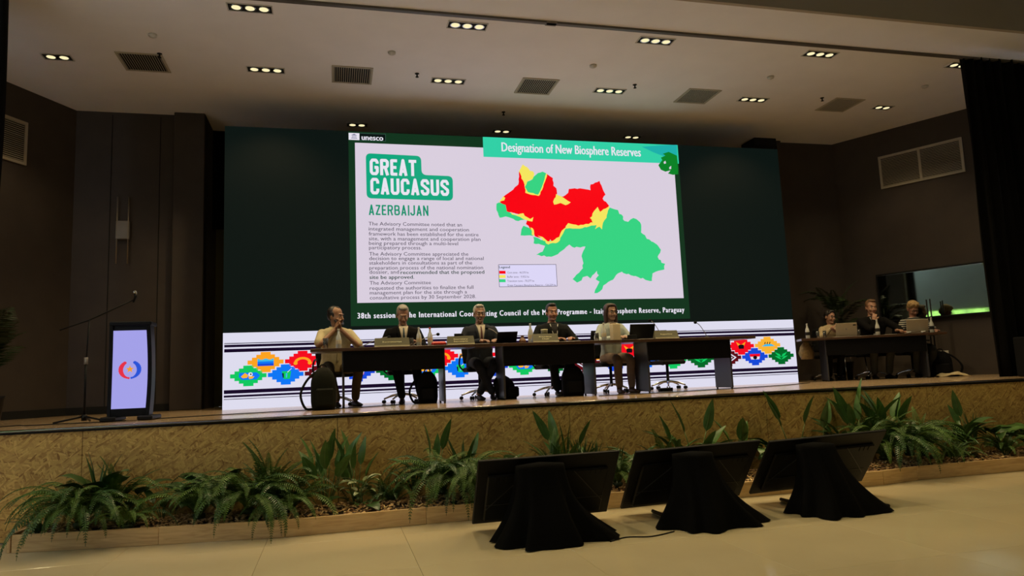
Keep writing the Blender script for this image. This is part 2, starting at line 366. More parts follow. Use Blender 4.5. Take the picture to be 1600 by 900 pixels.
# ================================================================== CEILING FITTINGS
M_lamp = emat('warm_lamp_face', (1.0, 0.85, 0.45, 1), 2.0); M_lampw = emat('lamp_core', (1.0, 0.88, 0.50, 1), 1.0)
def downlight(x, y, n, label, watts, spread=118):
    t = thing('ceiling_light', label, 'ceiling light', (x, y, HC), 0, 'recessed warm ceiling downlights')
    L_ = 0.165*n+0.04; fr = MB()
    for sx in (-1, 1): fr.box((sx*L_/2, 0, -0.004), (0.014, 0.19, 0.012))
    for sy in (-1, 1): fr.box((0, sy*0.095, -0.004), (L_+0.014, 0.014, 0.012))
    fr.obj('frame', M_white, t)
    MB().box((0, 0, -0.0012), (L_-0.012, 0.176, 0.002)).obj('housing', M_dark, t)
    for k in range(n):
        cx = (k-(n-1)/2)*0.165
        lm = MB().lathe([(0.070, -0.004), (0.074, -0.010), (0.064, -0.012), (0.052, -0.006)], (cx, 0, 0), 18).obj('lamp', M_chrome, t)
        MB().lathe([(0.06, -0.0062), (0.058, -0.0085)], (cx, 0, 0), 16).obj('bulb', M_lampw, lm)
    ld = bpy.data.lights.new('lamp_light', 'SPOT'); ld.energy = watts*n; ld.color = WARM; ld.spot_size = R(spread); ld.spot_blend = 0.6; ld.shadow_soft_size = 0.08
    lo = bpy.data.objects.new('lamp_light', ld); COL.objects.link(lo); lo.parent = t; lo.location = (0, 0, -0.03)
    return t
ords = ['first', 'second', 'third', 'fourth', 'fifth', 'sixth']
for i, x in enumerate((0.67, 3.45, 6.22, 8.98, 11.67)):
    downlight(x, -2.72, 3, 'lit three-lamp ceiling downlight, %s from the left in the row nearest the curtain track' % ords[i], SPOT_W*(0.55 if i in (0, 4) else 1))
for i, x in enumerate((-2.09, 0.70, 3.47, 6.23, 8.97, 11.72)):
    downlight(x, -0.90, 2 if i in (0, 5) else 3, 'lit small ceiling downlight, %s from the left in the row beside the air vents' % ords[i], SPOT_W*(0.35 if i in (0, 5) else 1))
for i, x in enumerate((2.11, 4.86, 7.58)):
    downlight(x, 1.28, 2, 'lit two-lamp ceiling downlight, %s from the left just above the LED wall' % ords[i], SPOT_W*0.10)
for i, x in enumerate((-0.98, 1.97, 4.94, 7.87, 10.78)):
    t = thing('ceiling_vent', 'square slatted ceiling vent, %s of five from the left' % ords[i], 'vent', (x, -0.90, HC), 0, 'square ceiling air vents')
    fr = MB()
    for sx in (-1, 1): fr.box((sx*0.29, 0, -0.006), (0.035, 0.61, 0.014), ch=0.002); fr.box((0, sx*0.29, -0.006), (0.55, 0.035, 0.014), ch=0.002)
    fr.obj('frame', M_grille, t); MB().box((0, 0, -0.001), (0.55, 0.55, 0.002)).obj('cavity', M_dark, t)
    s_ = MB()
    for k in range(17): s_.box((0, 0, 0), (0.010, 0.545, 0.004), M=T(-0.26+k*0.0325, 0, -0.009) @ RYm(R(35)))
    s_.obj('slat', M_grille, t)['kind'] = 'stuff'
for i, (x, y) in enumerate(((-0.66, -1.8), (2.51, -1.77), (5.6, -1.8), (8.7, -1.84), (11.72, -1.9))):
    o = MB().lathe([(0.055, 0), (0.055, -0.022), (0.046, -0.032), (0.03, -0.036), (0.028, -0.042), (0.012, -0.044)], (0, 0, 0), 18).obj('smoke_detector', M_white, None, T(x, y, HC))
    tag(o, 'small round smoke detector on the ceiling, %s from the left' % ords[i], 'smoke detector', 'ceiling smoke detectors')
for i, (x, y) in enumerate(((-0.7, -1.22), (2.95, -1.1), (6.56, -1.2), (10.21, -1.15), (4.66, 0.29))):
    o = MB().lathe([(0.035, 0), (0.035, -0.006), (0.012, -0.008), (0.012, -0.05), (0.026, -0.054), (0.026, -0.06)], (0, 0, 0), 12).obj('sprinkler', M_dark, None, T(x, y, HC))
    tag(o, ('tiny dark ceiling sprinkler, %s from the left' % ords[i]) if i < 4 else 'tiny dark ceiling sprinkler above the LED wall, in the shaded strip', 'sprinkler', 'ceiling sprinklers')
tag(MB().box((10.45, 1.22, HC-0.09), (0.52, 0.5, 0.18), ch=0.01).obj('duct_box', M_dark), 'black box under the ceiling at the right end of the LED wall', 'box')
# hall lamps (behind and above the photographer)
k = 0
for x in (-3, 1.5, 6, 10.5):
    for y in (-6.6, -12.0):
        t = thing('hall_ceiling_light', 'round hall ceiling lamp, %s from the left in the %s row, outside the photo' % (('first', 'second', 'third', 'fourth')[int((x+3)/4.5)], 'front' if y > -8 else 'rear'), 'ceiling light', (x, y, 7.2), 0, 'hall ceiling lamps')
        MB().lathe([(0.22, 0), (0.22, -0.03), (0.19, -0.035)], (0, 0, 0), 24).obj('rim', M_white, t)
        MB().lathe([(0.185, -0.034), (0.18, -0.037)], (0, 0, 0), 24).obj('diffuser', M_lamp, t)
        ld = bpy.data.lights.new('hall_light', 'SPOT'); ld.energy = HALL_W*(10 if y > -8 else 3); ld.color = (1.0, 0.80, 0.40); ld.spot_size = R(125); ld.spot_blend = 0.7; ld.shadow_soft_size = 0.18
        lo = bpy.data.objects.new('hall_light', ld); COL.objects.link(lo); lo.parent = t; lo.location = (0, 0, -0.05)

# ================================================================== LED WALL
def S(px, py):     # a point of the flat picture shown on the screen (screen plane Y = 0)
    d = RX*((px-800)/FPX) - UX*((py-450)/FPX) + FX; q = CAM + d*(-CAM.y/d.y); return (q.x, q.z)
led = thing('led_wall', 'huge dark LED video wall showing a slide and a white pattern band along its foot', 'screen', (0, 0, HS))
MB().box((SW/2, 0.10, SH/2), (SW, 0.17, SH), ch=0.004).obj('cabinet', M_blackplastic, led)
E_bg = emat('screen_black_green', c3(12, 21, 18), 1.0, False); E_frame = emat('slide_dark_green', c3(18, 52, 30), 1.0)
E_paper = emat('slide_paper_white', c3(217, 206, 222), 1.0, True); E_band = emat('band_white', c3(222, 220, 238), 1.0, True)
E_navy = emat('band_navy', c3(22, 8, 38)); E_teal = emat('teal_banner', c3(50, 208, 166), 1.0, True); E_green = emat('logo_green', c3(14, 166, 125))
E_txtw = emat('slide_white_text', c3(232, 228, 240)); E_txtg = emat('slide_green_text', c3(20, 145, 108)); E_txt = emat('slide_grey_text', c3(84, 78, 92)); E_txtb = emat('slide_bold_text', c3(34, 66, 56))
E_mred = emat('map_red', c3(250, 0, 18), 1.0, True); E_myel = emat('map_yellow', c3(245, 230, 95)); E_mgrn = emat('map_green', c3(54, 211, 130), 1.0, True)
SY = 0.012
def sflat(name, pts, m, lay, world=False):      # flat printed area; pts in picture of slide
    q = [S(*p) for p in pts] if not world else pts
    y = -lay*0.0012
    return MB().poly([(x, y+0.0145-0.0005, z-HS) for x, z in q]).obj(name, m, led)
def srect(name, x0, x1, z0, z1, m, lay): return MB().add([(x0, 0.014-lay*0.0012, z0), (x1, 0.014-lay*0.0012, z0), (x1, 0.014-lay*0.0012, z1), (x0, 0.014-lay*0.0012, z1)], [(0, 1, 2, 3)]).obj(name, m, led)
def text_mesh(body, bold=0.0, spacing=1.0):
    cu = bpy.data.curves.new('t', 'FONT'); cu.body = body; cu.size = 1; cu.resolution_u = 2; cu.space_character = spacing; cu.fill_mode = 'FRONT'
    o = bpy.data.objects.new('t', cu); COL.objects.link(o); dg = bpy.context.evaluated_depsgraph_get()
    me = bpy.data.meshes.new_from_object(o.evaluated_get(dg)); bpy.data.objects.remove(o); bpy.data.curves.remove(cu)
    v = np.empty(len(me.vertices)*3, np.float32); me.vertices.foreach_get('co', v); return me, v.reshape(-1, 3)
def put_text(name, body, x0, x1, zb, h, m, y, parent, bold=0.0, spacing=1.0, slope=0.0, mtx=None):
    me, v = text_mesh(body, bold, spacing)
    if bold:     # heavier weight: the same outline laid down again a little to each side
        nv = len(v); fs = [tuple(p.vertices) for p in me.polygons]; bpy.data.meshes.remove(me); sh_ = (-bold, bold)
        v = np.concatenate([v+np.array([d_, 0, 0.0], np.float32) for d_ in sh_]); me = bpy.data.meshes.new('t')
        me.from_pydata(v.tolist(), [], [tuple(i+k*nv for i in f) for k in range(2) for f in fs])
    a, b = v[:, 0].min(), v[:, 0].max()
    q = np.empty_like(v); q[:, 0] = x0+(v[:, 0]-a)/(b-a)*(x1-x0); q[:, 2] = zb+v[:, 1]*h/0.73; q[:, 1] = y
    q[:, 2] += slope*(q[:, 0]-x0)
    me.vertices.foreach_set('co', q.ravel()); me.materials.clear(); me.materials.append(m); me.update()
    return link(name, me, parent, mtx)
def stext(body, pL, pR, hpx, m, lay, bold=0.0, spacing=1.0):
    a = S(*pL); b = S(*pR); up = S(pL[0], pL[1]-hpx); h = up[1]-a[1]
    return put_text('slide_text', body, a[0], b[0], (a[1]+b[1])/2-HS, h, m, 0.014-lay*0.0012, led, bold, spacing)
srect('screen_face', 0.0, SW, 0.0, SH, E_bg, 0)
srect('slide_border', 1.92, 7.91, 2.29-HS, 5.535-HS, E_frame, 1)
srect('slide_page', 2.025, 7.81, 2.665-HS, 5.345-HS, E_paper, 2)
srect('banner', 4.20, 7.91, 5.18-HS, 5.538-HS, E_teal, 3)
stext('Designation of New Biosphere Reserves', (784, 236), (1002, 244.5), 15, E_txtw, 4, 0.03)
srect('logo_box', 1.925, 2.10, 5.39-HS, 5.51-HS, E_txtw, 4); srect('logo_box', 2.103, 2.53, 5.39-HS, 5.51-HS, emat('logo_dark', c3(8, 20, 18)), 4)
stext('unesco', (565, 218.5), (599, 219.5), 9.0, E_txtw, 5, 0.03)
lg = MB()
for x in (1.983, 2.003, 2.023, 2.043): lg.box((x, 0.006, 5.446-HS), (0.008, 0.001, 0.04))
lg.box((2.013, 0.006, 5.418-HS), (0.10, 0.001, 0.01)); lg.poly([(1.963, 0.006, 5.470-HS), (2.063, 0.006, 5.470-HS), (2.013, 0.006, 5.496-HS)])
lg.obj('temple_emblem', emat('emblem_grey', c3(120, 120, 150)), led)
fr = MB()
for (a, b, c_, d) in ((2.103, 2.53, 5.508, 5.512), (2.103, 2.53, 5.388, 5.392), (2.528, 2.532, 5.39, 5.51)): fr.box(((a+b)/2, 0.0075, (c_+d)/2-HS), (b-a, 0.001, d-c_))
fr.obj('logo_outline', emat('outline_green', c3(70, 110, 95)), led)
def rounded(pts, r, n=6):
    out = []; N_ = len(pts)
    for i in range(N_):
        p0 = Vector(pts[i-1]); p1 = Vector(pts[i]); p2 = Vector(pts[(i+1) % N_]); a = p1+(p0-p1).normalized()*r; b = p1+(p2-p1).normalized()*r
        for k in range(n+1): t = k/n; out.append(((1-t)**2*a+2*t*(1-t)*p1+t*t*b)[:])
    return out
sflat('title_badge', rounded([(571.5, 239), (658, 243.5), (659, 273), (707.5, 275), (708, 313.5), (573, 309.5)], 8), E_green, 3)
GL = dict(A=(.54, [[(.09, 0), (.27, .95), (.45, 0)], [(.15, .27), (.39, .27)]]), C=(.55, [[(.46, .66), (.46, .8), (.38, .915), (.17, .915), (.09, .8), (.09, .2), (.17, .085), (.38, .085), (.46, .2), (.46, .35)]]),
 G=(.55, [[(.46, .70), (.46, .8), (.38, .915), (.17, .915), (.09, .8), (.09, .2), (.17, .085), (.38, .085), (.46, .2), (.46, .47), (.29, .47)]]), R=(.54, [[(.09, 0), (.09, .915), (.36, .915), (.45, .82), (.45, .58), (.36, .49), (.09, .49)], [(.31, .49), (.46, 0)]]),
 E=(.44, [[(.43, .915), (.09, .915), (.09, .085), (.43, .085)], [(.09, .5), (.38, .5)]]), T=(.48, [[(0, .915), (.48, .915)], [(.24, .915), (.24, 0)]]), U=(.55, [[(.09, 1), (.09, .2), (.17, .085), (.38, .085), (.46, .2), (.46, 1)]]),
 S=(.55, [[(.46, .68), (.46, .8), (.38, .915), (.17, .915), (.09, .8), (.09, .66), (.46, .36), (.46, .2), (.38, .085), (.17, .085), (.09, .2), (.09, .33)]]), Z=(.47, [[(.03, .915), (.40, .915), (.08, .085), (.46, .085)]]),
 B=(.54, [[(.09, .085), (.09, .915), (.36, .915), (.44, .83), (.44, .6), (.36, .51), (.09, .51)], [(.36, .51), (.46, .42), (.46, .18), (.37, .085), (.09, .085)]]), I=(.18, [[(.09, 0), (.09, 1)]]), J=(.44, [[(.35, 1), (.35, .2), (.27, .085), (.12, .085), (.04, .2), (.04, .3)]]),
 N=(.54, [[(.09, 0), (.09, 1)], [(.09, .95), (.45, .05)], [(.45, 0), (.45, 1)]]))
def headline(word, pL, pR, hpx, m, th, lay):
    a = S(*pL); b = S(*pR); h = S(pL[0], pL[1]-hpx)[1]-a[1]; tot = sum(GL[c][0]+.09 for c in word)-.09; sx = (b[0]-a[0])/tot; x = 0; mb = MB(); y = 0.014-lay*0.0012
    for c in word:
        for pl in GL[c][1]:
            for k in range(len(pl)-1):
                p, q = Vector(pl[k]), Vector(pl[k+1]); d = (q-p).normalized()*(th/2); n_ = Vector((-d.y, d.x))
                mb.add([((x+u.x)*sx+a[0], y, u.y*h+(a[1]+b[1])/2-HS) for u in (p-n_, q-n_, q+n_, p+n_)], [(0, 1, 2, 3)])
                if k: mb.add([((x+p.x+th/2*math.cos(t))*sx+a[0], y, (p.y+th/2*math.sin(t))*h+(a[1]+b[1])/2-HS) for t in [2*PI*i/10 for i in range(10)]], [tuple(range(10))])
        x += GL[c][0]+.09
    return mb.obj('slide_text', m, led)
headline('GREAT', (578, 272.5), (651, 275.5), 25.5, E_txtw, 0.185, 4); headline('CAUCASUS', (579, 303), (702, 306), 25.5, E_txtw, 0.185, 4)
headline('AZERBAIJAN', (576, 336), (670, 337), 16.5, E_txtg, 0.14, 3)
lines = [("The Advisory Committee noted that an", 352, 722), ("integrated management and cooperation", 359.8, 733), ("framework has been established for the entire", 367.5, 748),
 ("site, with a management and cooperation plan", 374.8, 751), ("being prepared through a multi-level", 382, 716), ("participatory process.", 389, 659), ("The Advisory Committee appreciated the", 398.5, 732),
 ("decision to engage a range of local and national", 406, 756), ("stakeholders in consultations as part of the", 413, 738), ("preparation process of the national nomination", 420.5, 755),
 ("dossier, and", 427.5, 623.5), ("site be approved.", 435.5, 647.5), ("The Advisory Committee", 444.5, 673.5), ("requested the authorities to finalize the full", 452.3, 740), ("management plan for the site through a", 459.5, 730), ("consultative process by 30 September 2028.", 467, 744)]
for i, (s_, y_, xr) in enumerate(lines):
    xl = 576 + i*0.13; yy = y_+0.0; sl_ = 1.6 if y_ < 400 else (0.3 if y_ < 440 else -0.6)
    bo = i == 11
    stext(s_, (xl, yy), (xr, yy+sl_*(xr-576)/150), 6.0, E_txtb if bo else E_txt, 3, 0.016 if bo else 0.004)
stext("recommended that the proposed", (626, 427.8), (757, 427.8), 6.0, E_txtb, 3, 0.014)
stext("38th session of the International Coordinating Council of the MAB Programme - Itaipu Biosphere Reserve, Paraguay", (558.5, 497), (1070, 488), 9.3, E_txtw, 4, 0.045, 1.2)
# map
def mz(pts): return [(760+x/5, 230+y/5) for x, y in pts]
def jag(pts, amp=1.0, seed=1):
    r2 = random.Random(seed); out = []
    for i, p in enumerate(pts):
        q = pts[(i+1) % len(pts)]; L_ = math.hypot(q[0]-p[0], q[1]-p[1]); n_ = max(1, int(L_/18))
        for k in range(n_):
            t = k/n_; out.append((p[0]+(q[0]-p[0])*t+(r2.uniform(-7, 7)*amp if k else 0), p[1]+(q[1]-p[1])*t+(r2.uniform(-7, 7)*amp if k else 0)))
    return out
big = [(965, 470), (1030, 490), (1040, 520), (1070, 540), (1080, 575), (1110, 582), (1150, 552), (1185, 570), (1210, 600), (1210, 665), (1240, 685), (1255, 715), (1340, 765), (1365, 800), (1340, 855), (1370, 902), (1398, 910), (1392, 955), (1345, 965), (1300, 985), (1295, 1045), (1130, 1000), (1060, 972), (1030, 985), (990, 1035), (915, 1080), (890, 1125), (845, 1140), (870, 1080), (885, 1050), (855, 1030), (880, 1000), (865, 965), (830, 1000), (815, 1025), (790, 1005), (755, 1015), (745, 1040), (710, 1057), (675, 1030), (705, 995), (755, 945), (750, 830), (775, 775), (690, 785), (650, 760), (610, 795), (560, 835), (510, 855), (470, 855), (390, 840), (440, 815), (460, 770), (370, 750), (368, 700), (480, 740), (560, 700), (600, 650), (640, 610), (730, 620), (850, 590), (900, 560)]
sflat('map_area', mz(jag(big, 0.9, 3)), E_mgrn, 3)
sflat('map_area', mz(jag([(80, 440), (100, 430), (150, 445), (165, 500), (210, 520), (270, 540), (320, 560), (250, 576), (150, 540), (105, 550), (80, 490)], 0.5, 5)), E_mgrn, 3)
sflat('map_area', mz(jag([(290, 612), (350, 632), (375, 690), (300, 690), (268, 688), (275, 640)], 0.5, 5)), E_mgrn, 3)
yel = [[(255, 188), (285, 133), (375, 203), (360, 250), (320, 268), (300, 292)], [(545, 365), (600, 392), (660, 430), (620, 452), (580, 435), (530, 448), (522, 425)],
  [(870, 465), (890, 505), (965, 455), (940, 550), (912, 590), (905, 642), (885, 620), (850, 640), (862, 612), (845, 595), (810, 552)], [(98, 430), (130, 382), (148, 395), (140, 415)],
  [(190, 505), (240, 528), (290, 515), (300, 535), (345, 560), (368, 545), (360, 580), (310, 568), (265, 545), (200, 525)], [(345, 625), (372, 650), (372, 695), (355, 680)],
  [(400, 690), (440, 700), (480, 735), (520, 730), (570, 700), (580, 670), (640, 592), (720, 612), (860, 582), (862, 606), (730, 636), (620, 635), (590, 690), (560, 742), (485, 760)],
  [(295, 255), (320, 270), (305, 310), (325, 348), (405, 365), (430, 315), (465, 200), (475, 210), (445, 310), (410, 380), (305, 355)]]
for i, p in enumerate(yel): sflat('map_area', mz(jag(p, 0.7, 10+i)), E_myel, 5)
red = [(255, 190), (300, 200), (312, 250), (298, 300), (310, 352), (405, 374), (440, 310), (470, 205), (520, 240), (525, 300), (548, 320), (550, 375), (600, 385), (640, 355), (645, 325), (730, 320), (815, 335), (815, 290), (885, 262), (932, 370), (910, 400), (960, 455), (900, 510), (830, 560), (850, 592), (730, 620), (640, 600), (590, 660), (570, 715), (545, 745), (520, 745), (500, 720), (485, 750), (440, 710), (380, 695), (360, 650), (310, 600), (330, 560), (270, 530), (160, 500), (150, 450), (105, 430), (140, 380), (210, 330), (250, 290)]
sflat('map_area', mz(jag(red, 0.6, 21)), E_mred, 4)
sflat('map_area', mz(jag([(370, 230), (405, 200), (440, 190), (468, 203), (455, 250), (438, 300), (405, 370), (325, 350), (302, 310), (320, 268), (360, 250)], 0.4, 22)), E_mgrn, 6)
E_leg = emat('legend_box', c3(220, 214, 246))
sflat('legend_box', [(779, 413.5), (869, 413), (871, 447), (780.5, 448)], E_leg, 3)
for i, m_ in enumerate((E_mred, E_myel, E_mgrn)): sflat('legend_swatch', [(780, 423+i*6.6), (790, 423+i*6.6), (790.3, 427.6+i*6.6), (780.3, 427.6+i*6.6)], m_, 4)
stext('Legend', (780, 419), (797, 419), 4, E_txtb, 4, 0.02)
for i, (s_, x_) in enumerate((('Core zone - 46,570 ha', 826), ('Buffer zone - 9,952 ha', 827), ('Transition zone - 70,277 ha', 835), ('Great Caucasus Biosphere Reserve - 126,229 ha', 869))): stext(s_, (793, 427.3+i*6.6), (x_, 427.0+i*6.5), 3.2, E_txt, 4)
lb = MB()
for a, b in (((779, 413.5), (869, 413)), ((869, 413), (871, 447)), ((871, 447), (780.5, 448)), ((780.5, 448), (779, 413.5))):
    p, q = S(*a), S(*b); lb.tube([(p[0], 0.009, p[1]-HS), (q[0], 0.009, q[1]-HS)], 0.004, 4)
lb.obj('legend_outline', E_txt, led)
sflat('corner_leaf', [(1003, 229), (1030, 227), (1058, 226), (1058.5, 248), (1040, 245), (1022, 238)], emat('leaf_teal', c3(30, 175, 170)), 4)
sflat('corner_leaf', [(1029, 258), (1035, 250), (1033, 246), (1040, 243), (1036, 240), (1045, 237), (1058, 243), (1060, 262), (1060, 272), (1052, 273), (1044, 271), (1048, 266), (1040, 268), (1033, 265)], emat('leaf_green', c3(12, 130, 40)), 5)
sflat('corner_leaf', [(1037, 253), (1040, 251), (1041, 255), (1038, 256)], E_paper, 6); sflat('corner_leaf', [(1046, 261), (1049, 259), (1049, 264), (1046, 264)], E_paper, 6)
# pattern band
BH = 1.17
srect('pattern_band', 0.0, SW, 0.0, BH, E_band, 1)
for a, b in ((0.135, 0.145), (0.157, 0.19), (0.212, 0.256), (0.747, 0.795), (0.815, 0.842), (0.862, 0.870)): srect('pattern_stripe', 0.02, SW, BH*(1-b), BH*(1-a), E_navy, 2)
def diamond(cx, cz, m, w_=0.53, h_=0.315):
    rh = h_*0.133; c_ = h_*0.10; pts = []
    for k in range(-3, 4):
        hw = w_/2*(1-0.24*abs(k)); lo = k*rh-c_ if k <= 0 else c_+(k-1)*rh; hi = k*rh+c_ if k >= 0 else -c_+(k+1)*rh; pts += [(hw, lo), (hw, hi)]
    pts += [(-x, z) for x, z in pts[::-1]]
    return MB().poly([(cx+x, 0.0105, cz+z) for x, z in pts]).obj('pattern_diamond', m, led)
D = dict(o=emat('d_orange', c3(252, 163, 32)), g=emat('d_green', c3(14, 200, 96)), b=emat('d_blue', c3(12, 118, 245)), r=emat('d_red', c3(245, 10, 32)), m=emat('d_maroon', c3(92, 10, 20)),
    b2=emat('d_royal', c3(20, 72, 215)), o2=emat('d_amber', c3(250, 178, 50)), g2=emat('d_forest', c3(0, 104, 40)), w=emat('d_white', c3(225, 225, 240)), k=emat('d_black', c3(20, 10, 20)), c=emat('d_cyan', c3(60, 185, 235)))
def ic(pts, m, cx, cz, lay=0):
    MB().poly([(cx+x, 0.0090-lay*0.001, cz+z) for x, z in pts]).obj('pattern_icon', m, led)
def icon(kind, x, z):
    disc = lambda r_, sx=1, n_=14, ox=0, oz=0: [(ox+r_*sx*math.cos(2*PI*k/n_), oz+r_*math.sin(2*PI*k/n_)) for k in range(n_)]
    if kind == 'wave':
        for j, m_ in enumerate((D['c'], D['b'], D['b2'])): ic([(-.12+.24*k/12, .045-.035*j+(.01*math.sin(k*1.05+1.5) if j == 0 else 0)) for k in range(13)]+[(.12, .01-.035*j), (-.12, .01-.035*j)], m_, x, z, j)
    elif kind == 'bird':
        ic([(-.13, .05), (.12, .05), (.17, 0), (.12, -.06), (-.10, -.06), (-.14, -.01)], D['b'], x, z)
        ic([(-.11, -.01), (-.05, .045), (.0, .01), (-.02, -.03), (-.08, -.035)], D['o2'], x, z, 1); ic(disc(.033, 1, 12, .03, .02), D['w'], x, z, 1); ic(disc(.012, 1, 10, .035, .022), D['k'], x, z, 2)
        ic([(.0, -.01), (.09, -.01), (.06, -.045), (.01, -.05)], D['o2'], x, z, 1)
    elif kind == 'cup':
        ic([(-.06, .05), (.08, .05), (.06, -.07), (-.03, -.07)], D['g'], x, z); ic([(-.055, .02), (-.03, .02), (-.03, -.05), (-.045, -.05)], D['k'], x, z, 1); ic([(.0, .02), (.025, .02), (.02, -.05), (.0, -.05)], D['c'], x, z, 1)
        ic([(.03, .03), (.09, .09), (.085, .095), (.02, .035)], D['w'], x, z, 2)
    elif kind == 'arch':
        a_ = [(.13*math.cos(PI*k/12), .09*math.sin(PI*k/12)-.03) for k in range(13)]; b_ = [(.085*math.cos(PI*k/12), .055*math.sin(PI*k/12)-.03) for k in range(13)]
        ic(a_+b_[::-1], D['o'], x, z); 
        for s_ in (-1, 1): ic(disc(.026, 1.2, 12, s_*.107, -.035), D['o'], x, z, 1)
    elif kind == 'rhomb':
        for j, (r_, m_) in enumerate(((.17, D['w']), (.13, D['m']), (.09, D['w']), (.055, D['m']), (.03, D['w']))): ic([(r_, 0), (0, r_*.62), (-r_, 0), (0, -r_*.62)], m_, x, z, j)
    elif kind == 'flower':
        ic([(-.10, .08), (.0, .02), (.10, .08), (.05, -.02), (-.05, -.02)], D['o'], x, z); ic([(-.06, .01), (-.03, .025), (.04, .025), (.06, .01), (.05, -.05), (-.05, -.05)], D['k'], x, z, 1)
    elif kind == 'boat':
        ic([(-.13, -.02), (-.05, .02), (.08, .02), (.15, -.02)], D['c'], x, z)
        for s_ in (-.05, 0, .05): ic([(s_-.02, .02), (s_, .02), (s_+.012, .06), (s_-.004, .06)], D['k'], x, z, 1)
    elif kind == 'eye':
        ic([(-.11, .05), (.11, .05), (.09, -.05), (-.09, -.05)], D['r'], x, z); ic([(-.10, .0), (.10, .0), (.08, -.05), (-.08, -.05)], D['w'], x, z, 1); ic(disc(.035, 1.2, 12, 0, -.015), D['k'], x, z, 2)
    elif kind == 'leaf':
        for s_ in (-1, 1):
            ic([(0, -.07), (s_*.06, -.05), (s_*.14, .0), (s_*.05, -.01)], D['g'], x, z); ic([(0, -.03), (s_*.03, .03), (s_*.13, .07), (s_*.08, .01)], D['g'], x, z, 1)
def inv(px, py): p = S(px, py); return p[0], p[1]-HS
ZU, ZL = BH*(1-0.398), BH*(1-0.571)
seqU = [('o', 'wave'), ('r', 'arch'), ('g2', 'leaf'), ('b', 'cup'), ('r', 'flower'), ('r', 'arch'), ('o2', 'boat'), ('g', 'bird'), ('r', 'flower'), ('o2', 'boat')]
x0 = inv(415, 569)[0]; x1 = inv(468, 567)[0]; xr = inv(1200, 540)[0]; stepu = (xr-x0)/16
ku = ['wave', 'arch', 'boat', 'flower', 'wave', 'arch', 'wave', 'flower', 'boat', 'arch', 'wave', 'flower', 'boat', 'arch', 'wave', 'flower', 'boat']
kc = dict(wave='o', arch='r', boat='o2', flower='r')
for i in range(17):
    k_ = ku[i]; x = x0+i*stepu; diamond(x, ZU, D[kc[k_]]); icon(k_, x, ZU)
xl = inv(387+1, 590)[0]; kl = ['bird', 'cup', 'rhomb', 'eye', 'leaf', 'bird', 'cup', 'eye', 'bird', 'leaf', 'rhomb', 'eye', 'cup', 'bird', 'leaf', 'rhomb', 'eye', 'leaf']
kc2 = dict(bird='g', cup='b', rhomb='m', eye='b2', leaf='g2')
xr2 = inv(1221, 554)[0]
for i in range(18):
    k_ = kl[i]; x = xl+i*(xr2-xl)/17; diamond(x, ZL, D[kc2[k_]]); icon(k_, x, ZL)

# ================================================================== STAGE CURTAINS
def curtain(name, x0, x1, y, z0, z1, label, folds, seed):
    r2 = random.Random(seed); n = folds*8; rows = 14; vs = []
    for j in range(rows+1):
        z = z0+(z1-z0)*j/rows
        for i in range(n+1):
            t = i/n; x = x0+(x1-x0)*t; vs.append((x+0.02*math.sin(z*1.3+i), y+0.055*math.sin(t*folds*2*PI+0.6*math.sin(z*0.8+t*9))+0.02*math.sin(t*31), z))
    fs = [(j*(n+1)+i, j*(n+1)+i+1, (j+1)*(n+1)+i+1, (j+1)*(n+1)+i) for j in range(rows) for i in range(n)]
    o = MB().add(vs, fs, 0, True).obj(name, M_curtain); md = o.modifiers.new('thick', 'SOLIDIFY'); md.thickness = 0.012
    return tag(o, label, 'curtain')
curtain('stage_curtain', 11.36, 13.1, -3.0, HS+0.01, HC-0.01, 'tall black pleated stage curtain hanging at the right edge', 9, 1)
curtain('stage_curtain', -2.9, -1.95, -2.8, HS+0.01, HC-0.01, 'tall black stage curtain, only its edge showing at the far left', 5, 2)

# ================================================================== WALL FITTINGS
def wallvent(A, B, inward, label, halves=2):
    A = Vector((*A, 0)); B = Vector((*B, 0)); d = (B-A); W_ = d.length; d.normalize(); n = Vector((-d.y, d.x, 0))*inward; c = (A+B)/2+n*0.015
    t = thing('wall_vent', label, 'vent', (c.x, c.y, 5.25)); t.rotation_euler = (0, 0, math.atan2(d.y, d.x))
    H_ = 0.64; fr = MB()
    for s_ in (-1, 1): fr.box((0, 0, s_*H_/2), (W_, 0.03, 0.045), ch=0.004)
    for k in range(halves+1): fr.box((-W_/2+W_*k/halves, 0, 0), (0.05, 0.03, H_+0.045), ch=0.004)
    fr.obj('frame', M_grille, t); MB().box((0, 0, 0), (W_, 0.012, H_)).obj('cavity', M_dark, t)
    for h_ in range(halves):
        s_ = MB(); xa = -W_/2+W_*(h_+0.5)/halves
        for k in range(19): s_.box((0, 0, 0), (W_/halves-0.05, 0.004, 0.022), M=T(xa, 0.014*inward, -H_/2+0.035+k*0.0317) @ RXm(R(40)*inward))
        s_.obj('slat_panel', M_grille, t)['kind'] = 'stuff'
wallvent((12.69, 0.37), (13.39, -0.94), -1, 'wide cream louvred wall vent high on the right side wall')
wallvent((-2.94, 0.39), (-3.60, -0.81), 1, 'cream louvred wall vent at the far left edge, high on the side wall')
# wall light of four rods
t = thing('wall_light', 'unlit wall light with thin vertical rods through a grey block, behind the lectern', 'wall light', (-1.735, 1.2, 4.05))
MB().box((0, -0.04, 0.02), (0.21, 0.08, 0.31), ch=0.01).obj('block', M_greyplastic, t)
for s_, (a, b) in ((-1, (-0.55, 0.58)), (1, (-0.55, 0.58))):
    MB().tube([(s_*0.085, -0.07, a), (s_*0.085, -0.07, b)], 0.012, 8).obj('rod', mat('brass_rod', (0.30, 0.25, 0.18), 0.35, 0.8, nscale=5, namp=0.1), t)
